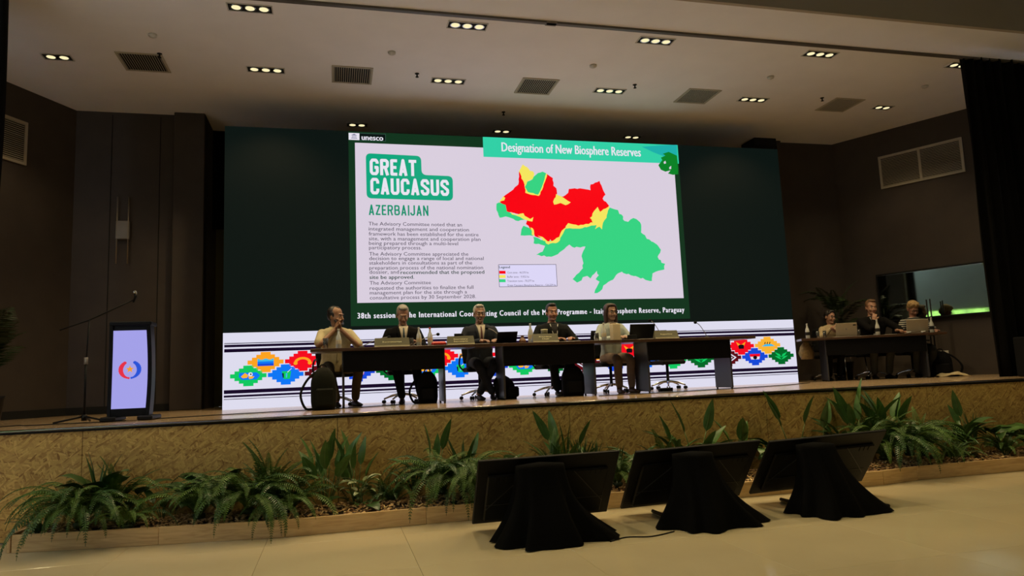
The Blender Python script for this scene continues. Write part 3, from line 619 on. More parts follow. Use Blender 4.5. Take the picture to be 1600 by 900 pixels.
# recess lamp glint
# sockets
dr = Vector((14.56-12.24, -3.1-1.2, 0)).normalized(); nr = Vector((dr.y, -dr.x, 0))
for i, (x, y, z) in enumerate(((12.93, -0.08, 1.50), (13.06, -0.32, 1.49))):
    t = thing('wall_socket', ('left one of two white sockets low on the right wall, with a dark plug', 'right one of two blank white sockets low on the right wall')[i], 'socket', (x, y, z), math.atan2(dr.y, dr.x), 'wall sockets')
    MB().box((0, -0.012, 0), (0.15, 0.016, 0.09), ch=0.004).obj('plate', M_white, t)
    if i == 0: MB().box((0.0, -0.035, 0), (0.03, 0.03, 0.03)).obj('plug', M_dark, t)
# television on the right wall
tv = thing('wall_television', 'long switched-off television on the right wall mirroring a green window', 'television', (0, 0, 0))
A = Vector((12.57, 0.58, 0)); B = Vector((13.47, -1.08, 0)); d = (B-A).normalized(); W_ = (B-A).length+0.1; c_ = (A+B)/2+nr*0.05
Mtv = T(c_.x, c_.y, 2.66) @ RZ(math.atan2(d.y, d.x))
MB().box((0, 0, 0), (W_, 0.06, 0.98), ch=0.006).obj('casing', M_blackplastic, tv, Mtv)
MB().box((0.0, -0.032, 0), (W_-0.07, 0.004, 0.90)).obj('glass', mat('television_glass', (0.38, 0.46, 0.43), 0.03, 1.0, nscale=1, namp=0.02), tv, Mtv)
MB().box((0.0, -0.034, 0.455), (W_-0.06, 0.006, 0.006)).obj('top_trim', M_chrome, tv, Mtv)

# ================================================================== LECTERN AND MIC STAND
t = thing('lectern', 'black lectern with curved glowing lilac front screen and round emblem', 'lectern', (-0.60, -2.62, HS), R(-1))
def curve_y(z): return -0.10-0.045*math.cos((z-0.55)/0.62*PI*0.5)*1.0+0.0
fr = MB(); prof = []
for s_ in (-1, 1):
    rings = []
    for k in range(13):
        z = 0.06+1.02*k/12; wx = 0.215+0.012*math.cos((z-0.5)*3); yy = -0.16+0.07*math.cos((z-0.55)*2.4)
        rings.append([(s_*wx, yy, z), (s_*wx, yy+0.16, z), (s_*(wx-0.035), yy+0.16, z), (s_*(wx-0.035), yy, z)][::s_])
    fr.ring(rings, smooth=False)
fr.box((0, 0.0, 1.10), (0.44, 0.26, 0.05), ch=0.01); fr.box((0, -0.09, 1.035), (0.40, 0.03, 0.12)); fr.box((0, -0.10, 0.095), (0.42, 0.03, 0.09)); fr.box((0, 0.045, 0.55), (0.40, 0.02, 1.0))
fr.obj('body', M_blackgloss, t)
for s_ in (-1, 1): MB().box((s_*0.19, 0.0, 0.03), (0.16, 0.42, 0.05), ch=0.012).obj('foot', M_blackplastic, t)
n = 20; vs = []
for k in range(n+1):
    z = 0.14+0.88*k/n; yy = -0.165+0.07*math.cos((z-0.55)*2.4); wx = 0.172+0.012*math.cos((z-0.5)*3)
    vs += [(-wx, yy, z), (wx, yy, z)]
scr = MB().add(vs, [(2*k, 2*k+1, 2*k+3, 2*k+2) for k in range(n)], 0, True).obj('screen', emat('lectern_lilac', c3(163, 160, 232), 1.0, True), t)
def wreath(a0, a1, m_, red):
    b = MB()
    for k in range(12):
        a = R(a0+(a1-a0)*k/11); rr = 0.095
        cx, cz = rr*math.cos(a), rr*math.sin(a)+0.575; r_ = 0.012+0.010*math.sin(PI*min(1, (k+2)/12))
        b.poly([(cx+r_*1.2*math.cos(q), -0.101, cz+r_*math.sin(q)) for q in [2*PI*i/8 for i in range(8)]])
    return b
wreath(125, 262, None, 1).obj('emblem', emat('emblem_red', c3(228, 50, 72)), t); wreath(58, -78, None, 0).obj('emblem', emat('emblem_blue', c3(42, 84, 214)), t)
MB().poly([((0.044 if k % 2 == 0 else 0.019)*math.sin(k*PI/5), -0.103, 0.58+(0.044 if k % 2 == 0 else 0.019)*math.cos(k*PI/5)) for k in range(10)]).obj('emblem', emat('emblem_gold', c3(240, 158, 45)), t)
t = thing('microphone_stand', 'black boom microphone stand with tripod base left of the lectern', 'microphone stand', (-1.12, -2.5, HS))
MB().tube([(0, 0, 0.05), (0.0, 0, 0.72)], 0.014, 8).obj('lower_tube', M_blackplastic, t)
MB().tube([(0, 0, 0.66), (0.02, 0, 1.17)], 0.009, 8).obj('upper_tube', M_blackplastic, t); MB().tube([(0, 0, 0.66), (0, 0, 0.74)], 0.022, 8).obj('clutch', M_greyplastic, t)
MB().tube([(-0.28, 0, 1.06), (0.02, 0, 1.17), (0.50, 0, 1.41)], 0.008, 8).obj('boom_arm', M_blackplastic, t)
MB().tube([(0.48, 0, 1.37), (0.505, 0, 1.44), (0.50, 0, 1.475)], [0.012, 0.017, 0.02], 10).obj('microphone', M_blackplastic, t)
MB().ell((0.495, 0, 1.49), (0.024, 0.024, 0.022)).obj('microphone_grille', M_chrome, t)
MB().tube([(0, 0, 0.02), (0, 0, 0.09)], 0.03, 10).obj('hub', M_blackplastic, t)
for a in (200, 330, 95): MB().tube([(0, 0, 0.07), (0.30*math.cos(R(a)), 0.30*math.sin(R(a)), 0.012)], 0.011, 8).obj('leg', M_blackplastic, t)
def cable(pts, label, z=HS, r_=0.006, m_=None):
    o = MB().tube(smooth_path([(x, y, z+r_) if len(q) == 2 else q for q in pts for (x, y) in [q[:2]]], 6), r_, 5).obj('cable', m_ or M_blackplastic)
    return tag(o, label, 'cable')
cable([(-1.9, -2.7), (-1.75, -2.55), (-1.6, -2.75), (-1.3, -2.75), (-0.9, -2.8), (-0.62, -2.75)], 'thin black cable looping on the stage floor by the microphone stand')
cable([(-0.35, -2.6), (0.3, -2.35), (1.2, -2.2), (2.1, -2.1), (2.6, -1.6)], 'black cable crossing the stage floor from the lectern to the long table')
cable([(5.2, -2.3), (6.2, -2.35), (7.5, -1.9), (8.6, -1.6), (9.6, -0.9)], 'black cable on the stage floor running between the two tables')
cable([(3.82, -6.02), (4.0, -5.93), (4.2, -5.99), (4.45, -5.90)], 'short black cable on the hall floor between two draped monitors', 0.0006, 0.0055)

# ================================================================== TABLES
def table(x0, y0, L_, rz, label, legs, overh=(0.42, 0.42), modesty=(None, None), ph=0.28):
    t = thing('conference_table', label, 'table', (x0, y0, HS), rz)      # local: front edge along +x at y=0, depth to +0.6
    MB().box((L_/2, 0.30, 0.765), (L_-0.004, 0.60, 0.042), ch=0.004).obj('tabletop', M_top, t)
    a, b = overh[0], L_-overh[1]
    if modesty[0] is not None: a = modesty[0]
    MB().box(((a+b)/2, 0.06, 0.75-ph/2-0.005), (b-a, 0.018, ph), ch=0.002).obj('modesty_panel', M_blackgloss, t)
    for i, x in enumerate((overh[0], L_-overh[1])):
        lg_ = MB().box((x, 0.30, 0.385), (0.028, 0.48, 0.73), ch=0.003).obj('leg_panel', M_greyside, t)
        for yy in (0.09, 0.51): MB().tube([(x, yy, 0.0), (x, yy, 0.022)], 0.014, 8).obj('foot', M_blackplastic, lg_)
    return t
table(1.35, -2.02, 2.18, 0, 'left of the three dark tables of the long panel row, beside the man in cream', 0)
table(3.53, -2.02, 2.18, 0, 'middle of the three dark tables in the long row, before the dark-suited man', 0)
table(5.71, -2.02, 2.19, 0, 'right of the three dark tables of the long panel row, with the empty seat', 0)
RT = R(-24.5); RX0, RY0 = 9.84, -0.44
table(RX0, RY0, 2.42, RT, 'separate dark table with two laptops near the right wall', 0, (0.42, 0.34))
def on(px, Y): # X of a picture column at depth Y on the stage (helper for spacing objects along the tables)
    return CAM.x + (Y-CAM.y)*((RX.x*((px-800)/FPX)+FX.x+0.01*0.0)/(RX.y*((px-800)/FPX)+FX.y))
TZ = HS+0.786
# name plates
def plate(x0, x1, y, lines_, label, h=0.125):
    t = thing('name_plate', label, 'name plate', ((x0+x1)/2, y, TZ)); W_ = (x1-x0)
    MB().add([(-W_/2, -0.05, 0.0), (W_/2, -0.05, 0.0), (W_/2-0.01, 0, h), (-W_/2+0.01, 0, h), (-W_/2, 0.05, 0), (W_/2, 0.05, 0)], [(0, 1, 2, 3), (5, 4, 3, 2), (0, 3, 4), (1, 5, 2), (0, 4, 5, 1)]).obj('tent', M_plate, t)
    MB().box((0, -0.053, 0.011), (W_-0.01, 0.006, 0.020)).obj('base_strip', M_plateedge, t)
    ang = math.atan2(0.05, h); M_ = T(0, -0.0515, 0) @ RXm(-ang)
    for i, (s_, wf) in enumerate(lines_):
        put_text('lettering', s_, -W_*wf/2, W_*wf/2, h*(0.56 if len(lines_) == 1 else 0.66-0.27*i)-0.004, 0.020, mat('plate_lettering', (0.9, 0.85, 0.55), 0.5, nscale=5, namp=0.02), -0.001, t, 0.02, 1.0, 0.0, M_)
    return t
plate(2.18, 2.66, -1.86, [('Secretariat', 0.55)], 'dark name plate reading Secretariat in front of the grey-haired man looking down')
plate(3.17, 3.56, -1.86, [('Secretary', 0.52), ('Secretario', 0.52)], 'yellowish two-line name plate in front of the man in the blue-grey suit')
plate(4.40, 4.79, -1.86, [('President', 0.48), ('Chair', 0.28)], 'two-line name plate in front of the dark-suited man at the middle table')
plate(6.29, 6.68, -1.86, [('Rapporteur', 0.5)], 'name plate reading Rapporteur at the empty seat')
def bottle(x, y, label, s_=1.0, base=TZ):
    t = thing('water_bottle', label, 'bottle', (x, y, base), 0, 'glass water bottles', s_)
    MB().lathe([(0.033, 0), (0.036, 0.006), (0.036, 0.13), (0.030, 0.165), (0.015, 0.205), (0.0125, 0.245), (0.0125, 0.25)], (0, 0, 0), 16).obj('glass', M_bottle, t)
    MB().lathe([(0.0145, 0.245), (0.0145, 0.265), (0.012, 0.267)], (0, 0, 0), 12).obj('cap', M_red if 'red' in label else M_white, t)
    MB().lathe([(0.0365, 0.06), (0.0367, 0.062), (0.0367, 0.115), (0.0365, 0.117)], (0, 0, 0), 16).obj('label_band', M_dark if 'dark' in label else M_kraft, t)
bottle(1.715, -1.80, 'glass water bottle in front of the man in the cream shirt'); bottle(2.80, -1.75, 'left of two glass water bottles beside the man looking down')
bottle(2.96, -1.72, 'right of two glass water bottles beside the man looking down, red cap'); bottle(4.44, -1.65, 'glass water bottle behind the Chair name plate', 1.1)
bottle(5.53, -1.78, 'glass water bottle in front of the seated woman, left of a carton')
def glass_cup(x, y, label, h=0.12, r_=0.032, base=TZ):
    o = MB().lathe([(r_*0.8, 0), (r_, h), (r_*0.93, h), (r_*0.74, 0.008)], (0, 0, 0), 16).obj('drinking_glass', M_glass, None, T(x, y, base)); tag(o, label, 'glass', 'drinking glasses')
glass_cup(1.545, -1.82, 'empty drinking glass at the left end of the long table', 0.145, 0.036); glass_cup(2.69, -1.80, 'drinking glass right of the Secretariat name plate')
glass_cup(5.41, -1.80, 'drinking glass left of the bottle before the seated woman'); 
t = thing('tumbler', 'squat tumbler of dark drink behind the Chair name plate', 'glass', (4.66, -1.62, TZ+0.0))
MB().lathe([(0.045, 0), (0.050, 0.15), (0.05, 0.2), (0.046, 0.2), (0.042, 0.01)], (0, 0, 0), 16).obj('cup', M_plate, t); MB().lathe([(0.052, 0.19), (0.052, 0.205), (0.02, 0.208)], (0, 0, 0), 16).obj('rim', M_plateedge, t)
tag(MB().box((0, 0, 0.125), (0.135, 0.09, 0.25), ch=0.006).obj('carton', M_kraft, None, T(5.71, -1.78, TZ) @ RZ(R(12))), 'tall beige carton on the table before the seated woman', 'carton')
tag(MB().box((0, 0, 0.028), (0.20, 0.10, 0.056), ch=0.02).obj('pouch', M_red, None, T(3.06, -1.86, TZ) @ RZ(R(8))), 'small red pouch on the table left of the yellowish name plate', 'pouch')
tag(MB().lathe([(0.05, 0), (0.052, 0.05), (0.03, 0.065), (0.02, 0.1), (0.03, 0.11)], (0, 0, 0), 12).obj('small_jug', mat('brown_ceramic', (0.25, 0.12, 0.06), 0.4, nscale=10, namp=0.2), None, T(4.28, -1.78, TZ)), 'small brown jug on the table left of the Chair name plate', 'jug')
def paper(x, y, rz, label, s_=(0.21, 0.28)):
    tag(MB().box((0, 0, 0.004), (s_[0], s_[1], 0.008)).obj('paper_sheet', M_white, None, T(x, y, TZ) @ RZ(rz)), label, 'paper', 'papers on the tables')
paper(4.98, -1.83, 0.1, 'white papers on the table right of the Chair name plate'); paper(6.12, -1.82, 0.1, 'white paper in front of the open black laptop at the empty seat'); paper(3.66, -1.83, -0.1, 'white papers under the hands of the man in the blue-grey suit')
def laptop(x, y, rz, label, m_, w_=0.34, open_=105, base=TZ, logo=False):
    t = thing('laptop', label, 'laptop', (x, y, base), rz)   # user sits at +y; lid back faces -y
    MB().box((0, 0.12, 0.009), (w_, 0.24, 0.016), ch=0.003).obj('keyboard_base', m_, t)
    Ml = T(0, 0.0, 0.018) @ RXm(R(open_-90))
    l_ = MB().box((0, 0, 0.118), (w_, 0.008, 0.232), ch=0.003).obj('lid', m_, t, Ml)
    if logo: MB().ell((0, -0.0045, 0.125), (0.016, 0.0015, 0.018), 10, 6).obj('lid_mark', M_greyplastic, l_)
    MB().box((0, 0.0046, 0.118), (w_-0.02, 0.001, 0.21)).obj('display', M_dark, t, Ml); return t
laptop(6.20, -1.62, 0.05, 'open black laptop at the empty seat, left of the Rapporteur plate', M_blackplastic, 0.42)
laptop(4.07, -1.66, -0.1, 'open black laptop beside the man in the blue-grey suit, right side', M_blackplastic, 0.29, 140)
tag(MB().box((0, 0, 0.085), (0.13, 0.02, 0.17), ch=0.004).obj('document_stand', M_blackplastic, None, T(3.37, -1.70, TZ)), 'small black upright box behind the yellowish name plate', 'box')
tag(MB().box((0, 0, 0.04), (0.15, 0.012, 0.085), ch=0.004).obj('phone', M_blackplastic, None, T(6.0, -1.72, TZ)), 'black tablet propped in front of the seated woman', 'tablet')
def mic(x, y, hx, hy, hz, label):
    t = thing('gooseneck_microphone', label, 'microphone', (x, y, TZ), 0, 'gooseneck table microphones')
    MB().lathe([(0.05, 0), (0.052, 0.012), (0.03, 0.03), (0.012, 0.035)], (0, 0, 0), 14).obj('base', M_blackplastic, t)
    dx, dy, dz = hx-x, hy-y, hz-TZ
    MB().tube(smooth_path([(0, 0, 0.03), (dx*0.25, dy*0.25, dz*0.45), (dx*0.65, dy*0.65, dz*0.85), (dx, dy, dz)], 5), 0.0055, 6).obj('gooseneck', M_greyplastic, t)
    MB().ell((dx, dy, dz), (0.026, 0.026, 0.022)).obj('microphone_head', M_blacksoft, t)
mic(2.02, -1.70, 2.40, -1.60, 2.00, 'gooseneck microphone between the man in cream and the Secretariat plate'); mic(2.72, -1.68, 3.09, -1.6, 2.02, 'gooseneck microphone with black head right of the man looking down')
mic(4.05, -1.68, 3.80, -1.6, 2.09, 'gooseneck microphone in front of the man in the blue-grey suit'); mic(6.52, -1.66, 6.36, -1.6, 2.15, 'gooseneck microphone rising behind the Rapporteur plate'); mic(7.3, -1.62, 7.13, -1.6, 2.10, 'gooseneck microphone alone at the right end of the long table')
def RTp(u, v): c, s_ = math.cos(RT), math.sin(RT); return (RX0+u*c-v*s_, RY0+u*s_+v*c)
p = RTp(0.82, 0.18); laptop(p[0], p[1], RT, 'silver laptop with a dark sticker in front of the smiling woman', M_silver, 0.36, 100, TZ, True)
tag(MB().box((0, 0, 0), (0.05, 0.006, 0.03), ch=0.002).obj('sticker', M_dark, None, T(p[0]+0.11, p[1]-0.09, TZ+0.21) @ RZ(RT)), 'small dark webcam cover on the rim of the silver laptop', 'camera cover')
p = RTp(1.99, 0.14); laptop(p[0], p[1], RT, 'silver laptop in front of the blond person looking down', M_silver, 0.36, 103, TZ)
for (u, v, lb_) in ((0.17, 0.25, 'water bottle at the left end of the separate right table, dark label'), (1.33, 0.12, 'water bottle in the middle of the right table, dark label'), (2.29, 0.3, 'water bottle at the right end of the right table, dark label')):
    p = RTp(u, v); bottle(p[0], p[1], lb_, 1.05)
for (u, v, lb_) in ((0.34, 0.22, 'drinking glass beside the bottle at the left of the right table'), (1.06, 0.3, 'drinking glass right of the smiling woman\'s laptop'), (0.44, 0.15, 'second glass close against the smiling woman\'s laptop')):
    p = RTp(u, v); glass_cup(p[0], p[1], lb_, 0.13)
p = RTp(1.55, 0.2); tag(MB().box((0, 0, 0.004), (0.2, 0.15, 0.008)).obj('paper_sheet', M_white, None, T(p[0], p[1], TZ) @ RZ(RT)), 'white paper under the forearm of the man resting his chin', 'paper')
for (u, lb_) in ((1.72, 'left of two white cups before the right laptop'), (1.96, 'right of two white cups before the right laptop')):
    p = RTp(u+0.1, 0.06); tag(MB().lathe([(0.025, 0), (0.042, 0.035), (0.038, 0.035), (0.02, 0.006)], (0, 0, 0), 14).obj('cup', M_white, None, T(p[0], p[1], TZ)), lb_, 'cup', 'white cups on the right table')

# ================================================================== CHAIRS
def swivel_chair(x, y, rz, label, arms=True, back=True):
    t = thing('office_chair', label, 'chair', (x, y, HS), rz, 'black swivel chairs')
    MB().box((0, 0, 0.45), (0.46, 0.46, 0.07), ch=0.025).obj('seat', M_blacksoft, t)
    b = MB(); rings = []
    for k in range(9):
        z = 0.55+0.46*k/8; wv = 0.22-0.02*abs(k-4)/4; yy = 0.24+0.03*math.sin(k/8*PI)
        rings.append([(-wv, yy-0.02, z), (0, yy+0.025, z), (wv, yy-0.02, z), (wv, yy+0.02, z), (0, yy+0.065, z), (-wv, yy+0.02, z)])
    b.ring(rings).obj('backrest', M_blacksoft, t)
    MB().tube([(0, 0.1, 0.42), (0, 0.30, 0.44), (0, 0.31, 0.62)], 0.016, 8).obj('back_bracket', M_blackplastic, t)
    MB().tube([(0, 0, 0.10), (0, 0, 0.42)], 0.024, 10).obj('column', M_blackplastic, t)
    for a in range(5):
        q = R(a*72+18); e = (0.29*math.cos(q), 0.29*math.sin(q))
        l_ = MB().tube(smooth_path([(0.02*math.cos(q), 0.02*math.sin(q), 0.135), (e[0]*0.5, e[1]*0.5, 0.12), (e[0], e[1], 0.07)], 4), [0.02]*3+[0.017]*3+[0.013]*3, 8).obj('leg', M_chrome, t)
        for s_ in (-1, 1): MB().tube([(e[0]-math.sin(q)*0.008*s_, e[1]+math.cos(q)*0.008*s_, 0.029), (e[0]-math.sin(q)*0.028*s_, e[1]+math.cos(q)*0.028*s_, 0.029)], 0.028, 10).obj('caster', M_blackplastic, l_)
    if arms:
        for s_ in (-1, 1): MB().tube(smooth_path([(s_*0.22, 0.12, 0.44), (s_*0.29, 0.10, 0.52), (s_*0.28, 0.05, 0.66), (s_*0.27, -0.15, 0.67)], 4), 0.013, 8).obj('armrest', M_blackplastic, t)
    return t
PX = [(1.66, -1.08, 12), (2.64, -1.02, 0), (3.80, -1.02, 0), (4.95, -1.02, 0), (5.93, -1.02, 0)]
nm = ['of the man in the cream shirt', 'of the man looking down', 'of the man in the blue-grey suit', 'of the dark-suited man at the middle table', 'of the seated woman at the long table']
for (x, y, a), n_ in zip(PX, nm): swivel_chair(x, y+0.06, R(a), 'black swivel chair ' + n_, n_ != nm[4])
swivel_chair(7.08, -0.62, R(10), 'empty black swivel chair at the right of the long table')
PR = [(RTp(0.66, 0.92), 0), (RTp(1.42, 0.95), 0), (RTp(2.12, 0.92), 0)]
nm2 = ['of the smiling woman at the right table', 'of the man resting his chin at the right table', 'of the blond person at the right table']
for (p, a), n_ in zip(PR, nm2): swivel_chair(p[0], p[1], RT, 'black swivel chair ' + n_)
# stacking chair with chrome frame behind the right table
p = RTp(1.05, 1.15); t = thing('stacking_chair', 'chrome-framed chair seen between the smiling woman and the man resting his chin', 'chair', (p[0], p[1], HS), RT+0.4)
MB().box((0, 0, 0.45), (0.44, 0.44, 0.04), ch=0.015).obj('seat', M_blacksoft, t); MB().box((0, 0.2, 0.72), (0.42, 0.03, 0.22), ch=0.012).obj('backrest', M_blacksoft, t)
for s_ in (-1, 1):
    MB().tube([(s_*0.24, -0.24, 0), (s_*0.22, -0.2, 0.44)], 0.011, 8).obj('leg', M_chrome, t); MB().tube([(s_*0.24, 0.28, 0), (s_*0.22, 0.2, 0.44), (s_*0.21, 0.22, 0.82)], 0.011, 8).obj('leg', M_chrome, t)

# ================================================================== BAGS
def backpack(x, y, rz, label, w_=0.34, h_=0.46, d_=0.2, strap=None, lean=0.0, m_=None, sag=0.0):
    m_ = m_ or M_blacksoft; t = thing('backpack', label, 'backpack', (x, y, HS), rz); rings = []; n_ = 16
    for k in range(11):
        q = k/10; z = h_*q; s_ = (1-max(0, (q-0.55)/0.45)**2.6*0.62)*(1-0.12*max(0, 0.15-q)/0.15); 
        rings.append([((w_/2)*s_*math.copysign(abs(math.cos(2*PI*i/n_))**0.6, math.cos(2*PI*i/n_)), (d_/2)*s_*math.copysign(abs(math.sin(2*PI*i/n_))**0.6, math.sin(2*PI*i/n_))+lean*q, z) for i in range(n_)])
    MB().ring(rings).obj('body', m_, t)
    MB().box((0, -d_/2-0.012, h_*0.3), (w_*0.72, 0.05, h_*0.42), ch=0.02).obj('front_pocket', m_, t)
    MB().tube(smooth_path([(-0.04, lean, h_-0.03), (-0.03, lean, h_+0.03), (0.03, lean, h_+0.03), (0.04, lean, h_-0.03)], 4), 0.009, 6).obj('handle', m_, t)
    if strap:
        for s_ in strap: MB().tube(smooth_path([(s_*w_*0.30, lean, h_*0.90), (s_*w_*0.66, lean*0.7, h_*0.70), (s_*w_*0.90, 0, h_*0.38), (s_*w_*0.72, 0, h_*0.06), (s_*w_*0.4, 0, h_*0.04)], 5), 0.030, 8, flat=0.5).obj('strap', m_, t)
    return t
M_olive = mat('olive_black_nylon', (0.009, 0.010, 0.006), 0.8, nscale=40, namp=0.3)
backpack(1.52, -2.30, R(8), 'large olive-black backpack with a wide strap loop by the left table end', 0.31, 0.53, 0.24, (-1,), 0.02, M_olive)
backpack(2.92, -1.62, R(-5), 'tall black backpack under the left table', 0.28, 0.44, 0.18, (-1,))
backpack(4.08, -1.55, R(35), 'slumped black bag leaning on the leg of the middle table', 0.34, 0.34, 0.2, None, 0.10)
backpack(5.05, -1.66, R(-4), 'wide black bag under the middle table, right side', 0.33, 0.44, 0.2, None)
p = RTp(2.30, 0.42); backpack(p[0]+0.12, p[1]-0.05, RT-0.3, 'black bag leaning against the right table end', 0.34, 0.46, 0.22, (1,), 0.12)
# carrier bag hanging at left end of right table
p = RTp(0.13, 0.30); rings = []
for k in range(9):
    q = k/8; r_ = 0.03+0.10*math.sin(q*PI*0.75); rings.append([(r_*1.1*math.cos(2*PI*i/12)*(1+0.15*math.sin(i*3+k)), r_*0.6*math.sin(2*PI*i/12), -0.34*q) for i in range(12)])
tag(MB().ring(rings).obj('carrier_bag', mat('crumpled_tan_bag', (0.28, 0.20, 0.09), 0.5, nscale=25, namp=0.5, bump=0.4), None, T(p[0], p[1], TZ-0.032)), 'crumpled tan bag hanging under the left end of the right table', 'bag')
cl = MB(); vs = []; n_ = 18
for i in range(n_+1):
    for j in range(9):
        x, y = -0.25+0.5*i/n_, -0.12+0.24*j/8; e = max(0, 1-(x/0.27)**2-(y/0.14)**2)
        vs.append((x*(1+0.1*noise.noise(Vector((x*9, y*9, 0)))), y, 0.012+0.09*e**0.6*(0.6+0.8*abs(noise.noise(Vector((x*8, y*11, 5)))))))
cl.add(vs, [(i*9+j, (i+1)*9+j, (i+1)*9+j+1, i*9+j+1) for i in range(n_) for j in range(8)], 0, True)
o = cl.obj('folded_cloth', M_cream, None, T(12.28, -1.20, HS) @ RZ(R(-20))); md = o.modifiers.new('s', 'SOLIDIFY'); md.thickness = 0.012; tag(o, 'crumpled cream cloth on the stage floor by the right wall', 'cloth')
tag(MB().box((0, 0, 0.025), (0.24, 0.07, 0.05), ch=0.008).obj('power_strip', M_blackplastic, None, T(6.62, -1.45, HS) @ RZ(0.15)), 'small black power strip on the floor by the right long table', 'power strip')
# stage monitor speaker at the right edge
t = thing('loudspeaker', 'black loudspeaker box in front of the curtain at the right edge', 'speaker', (11.78, -3.28, HS), R(8))
MB().box((0, 0, 0.30), (0.52, 0.38, 0.58), ch=0.015).obj('cabinet', M_blacksoft, t); MB().box((0, -0.194, 0.30), (0.46, 0.012, 0.50), ch=0.004).obj('grille', M_blacksoft, t)
MB().ell((-0.12, -0.203, 0.50), (0.012, 0.004, 0.008), 10, 6).obj('badge', M_white, t)
# two thin stands by the right wall
for i, (x, y, h_) in enumerate(((12.60, -0.50, 1.45), (12.66, -0.52, 1.46))):
    t = thing('thin_stand', ('left', 'right')[i]+' of two thin black upright poles in front of the wall television', 'pole', (x, y, HS), 0, 'thin black poles')
    MB().tube([(0, 0, 0.03), (0, 0, h_)], 0.012, 8).obj('pole', M_blackplastic, t); MB().tube([(0, 0, 0), (0, 0, 0.03)], [0.03, 0.028], 12).obj('base', M_blackplastic, t)

# ================================================================== PEOPLE
def limb(mb, pts, rad, seg=12, n=4):
    P = smooth_path(pts, n); m_ = len(pts)-1; rr = []
    for i in range(len(P)):
        t = i/n; a = min(int(t), m_-1); f = t-a; rr.append(rad[a]*(1-f)+rad[a+1]*f)
    mb.tube(P, rr, seg); mb.ell(P[0], (rr[0],)*3, 10, 6); mb.ell(P[-1], (rr[-1],)*3, 10, 6)
def hand(mb, W, d, nrm, curl=0.5, side=1):
    d = Vector(d).normalized(); nrm = Vector(nrm); nrm = (nrm-d*nrm.dot(d)).normalized(); s_ = d.cross(nrm)*side
    W = Vector(W); Rm = Matrix((s_, d, nrm)).transposed()
    mb.ell(W+d*0.045, (0.040, 0.052, 0.017), 12, 8, rot=Rm); mb.tube([W-d*0.03, W+d*0.02], [0.026, 0.028], 10)
    for i, (off, L_) in enumerate(((-0.029, 0.072), (-0.010, 0.082), (0.010, 0.076), (0.028, 0.060))):
        b = W+d*0.085+s_*off; a1 = curl*0.9; p1 = b+(d*math.cos(a1*.5)+nrm*math.sin(a1*.5))*L_*0.45; p2 = p1+(d*math.cos(a1*1.5)+nrm*math.sin(a1*1.5))*L_*0.32; p3 = p2+(d*math.cos(a1*2.3)+nrm*math.sin(a1*2.3))*L_*0.25
        mb.tube([b-d*0.02, b, p1, p2, p3], [0.0105, 0.0105, 0.0095, 0.009, 0.0075], 8)
    b = W+d*0.03-s_*0.035; p1 = b+(d*0.7-s_*0.6+nrm*0.35*curl).normalized()*0.04; p2 = p1+(d*0.9-s_*0.1+nrm*0.5*curl).normalized()*0.032
    mb.tube([W+d*0.015-s_*0.012, b, p1, p2], [0.014, 0.0135, 0.0115, 0.009], 8)
def torso_rings(lean, wide=1.0, belly=1.0, off=0.0, z0=0.50, z1=1.06):
    # (z, cx y, half width, half depth)
    prof = [(0.46, 0.02, 0.175, 0.125), (0.55, 0.015, 0.178, 0.128), (0.66, 0.0, 0.160, 0.118), (0.78, -0.01, 0.168, 0.118), (0.90, -0.015, 0.188, 0.120), (0.98, -0.01, 0.196, 0.110), (1.035, 0.0, 0.175, 0.090), (1.07, 0.01, 0.115, 0.068), (1.09, 0.012, 0.065, 0.056)]
    return [(z, y-lean*max(0, z-0.5), (w_*wide+off), (d_*(belly if z < 0.85 else 1)+off)) for z, y, w_, d_ in prof]
def superring(z, cy, w_, d_, n_=22):
    out = []
    for i in range(n_):
        a = 2*PI*i/n_; cx, sy = math.cos(a), math.sin(a)
        out.append((w_*math.copysign(abs(cx)**0.85, cx), cy+d_*math.copysign(abs(sy)**0.85, sy), z))
    return out
def torso_front(rings, x, z, off=0.006):
    for a, b in zip(rings[:-1], rings[1:]):
        if a[0] <= z <= b[0]:
            f = (z-a[0])/(b[0]-a[0]); cy = a[1]+(b[1]-a[1])*f; w_ = a[2]+(b[2]-a[2])*f; d_ = a[3]+(b[3]-a[3])*f
            q = min(0.98, abs(x)/w_)**(1/0.85); return cy-(d_+off)*max(0.02, math.sqrt(max(0, 1-q*q)))**0.85
    a = rings[-1]; return a[1]-a[3]-off
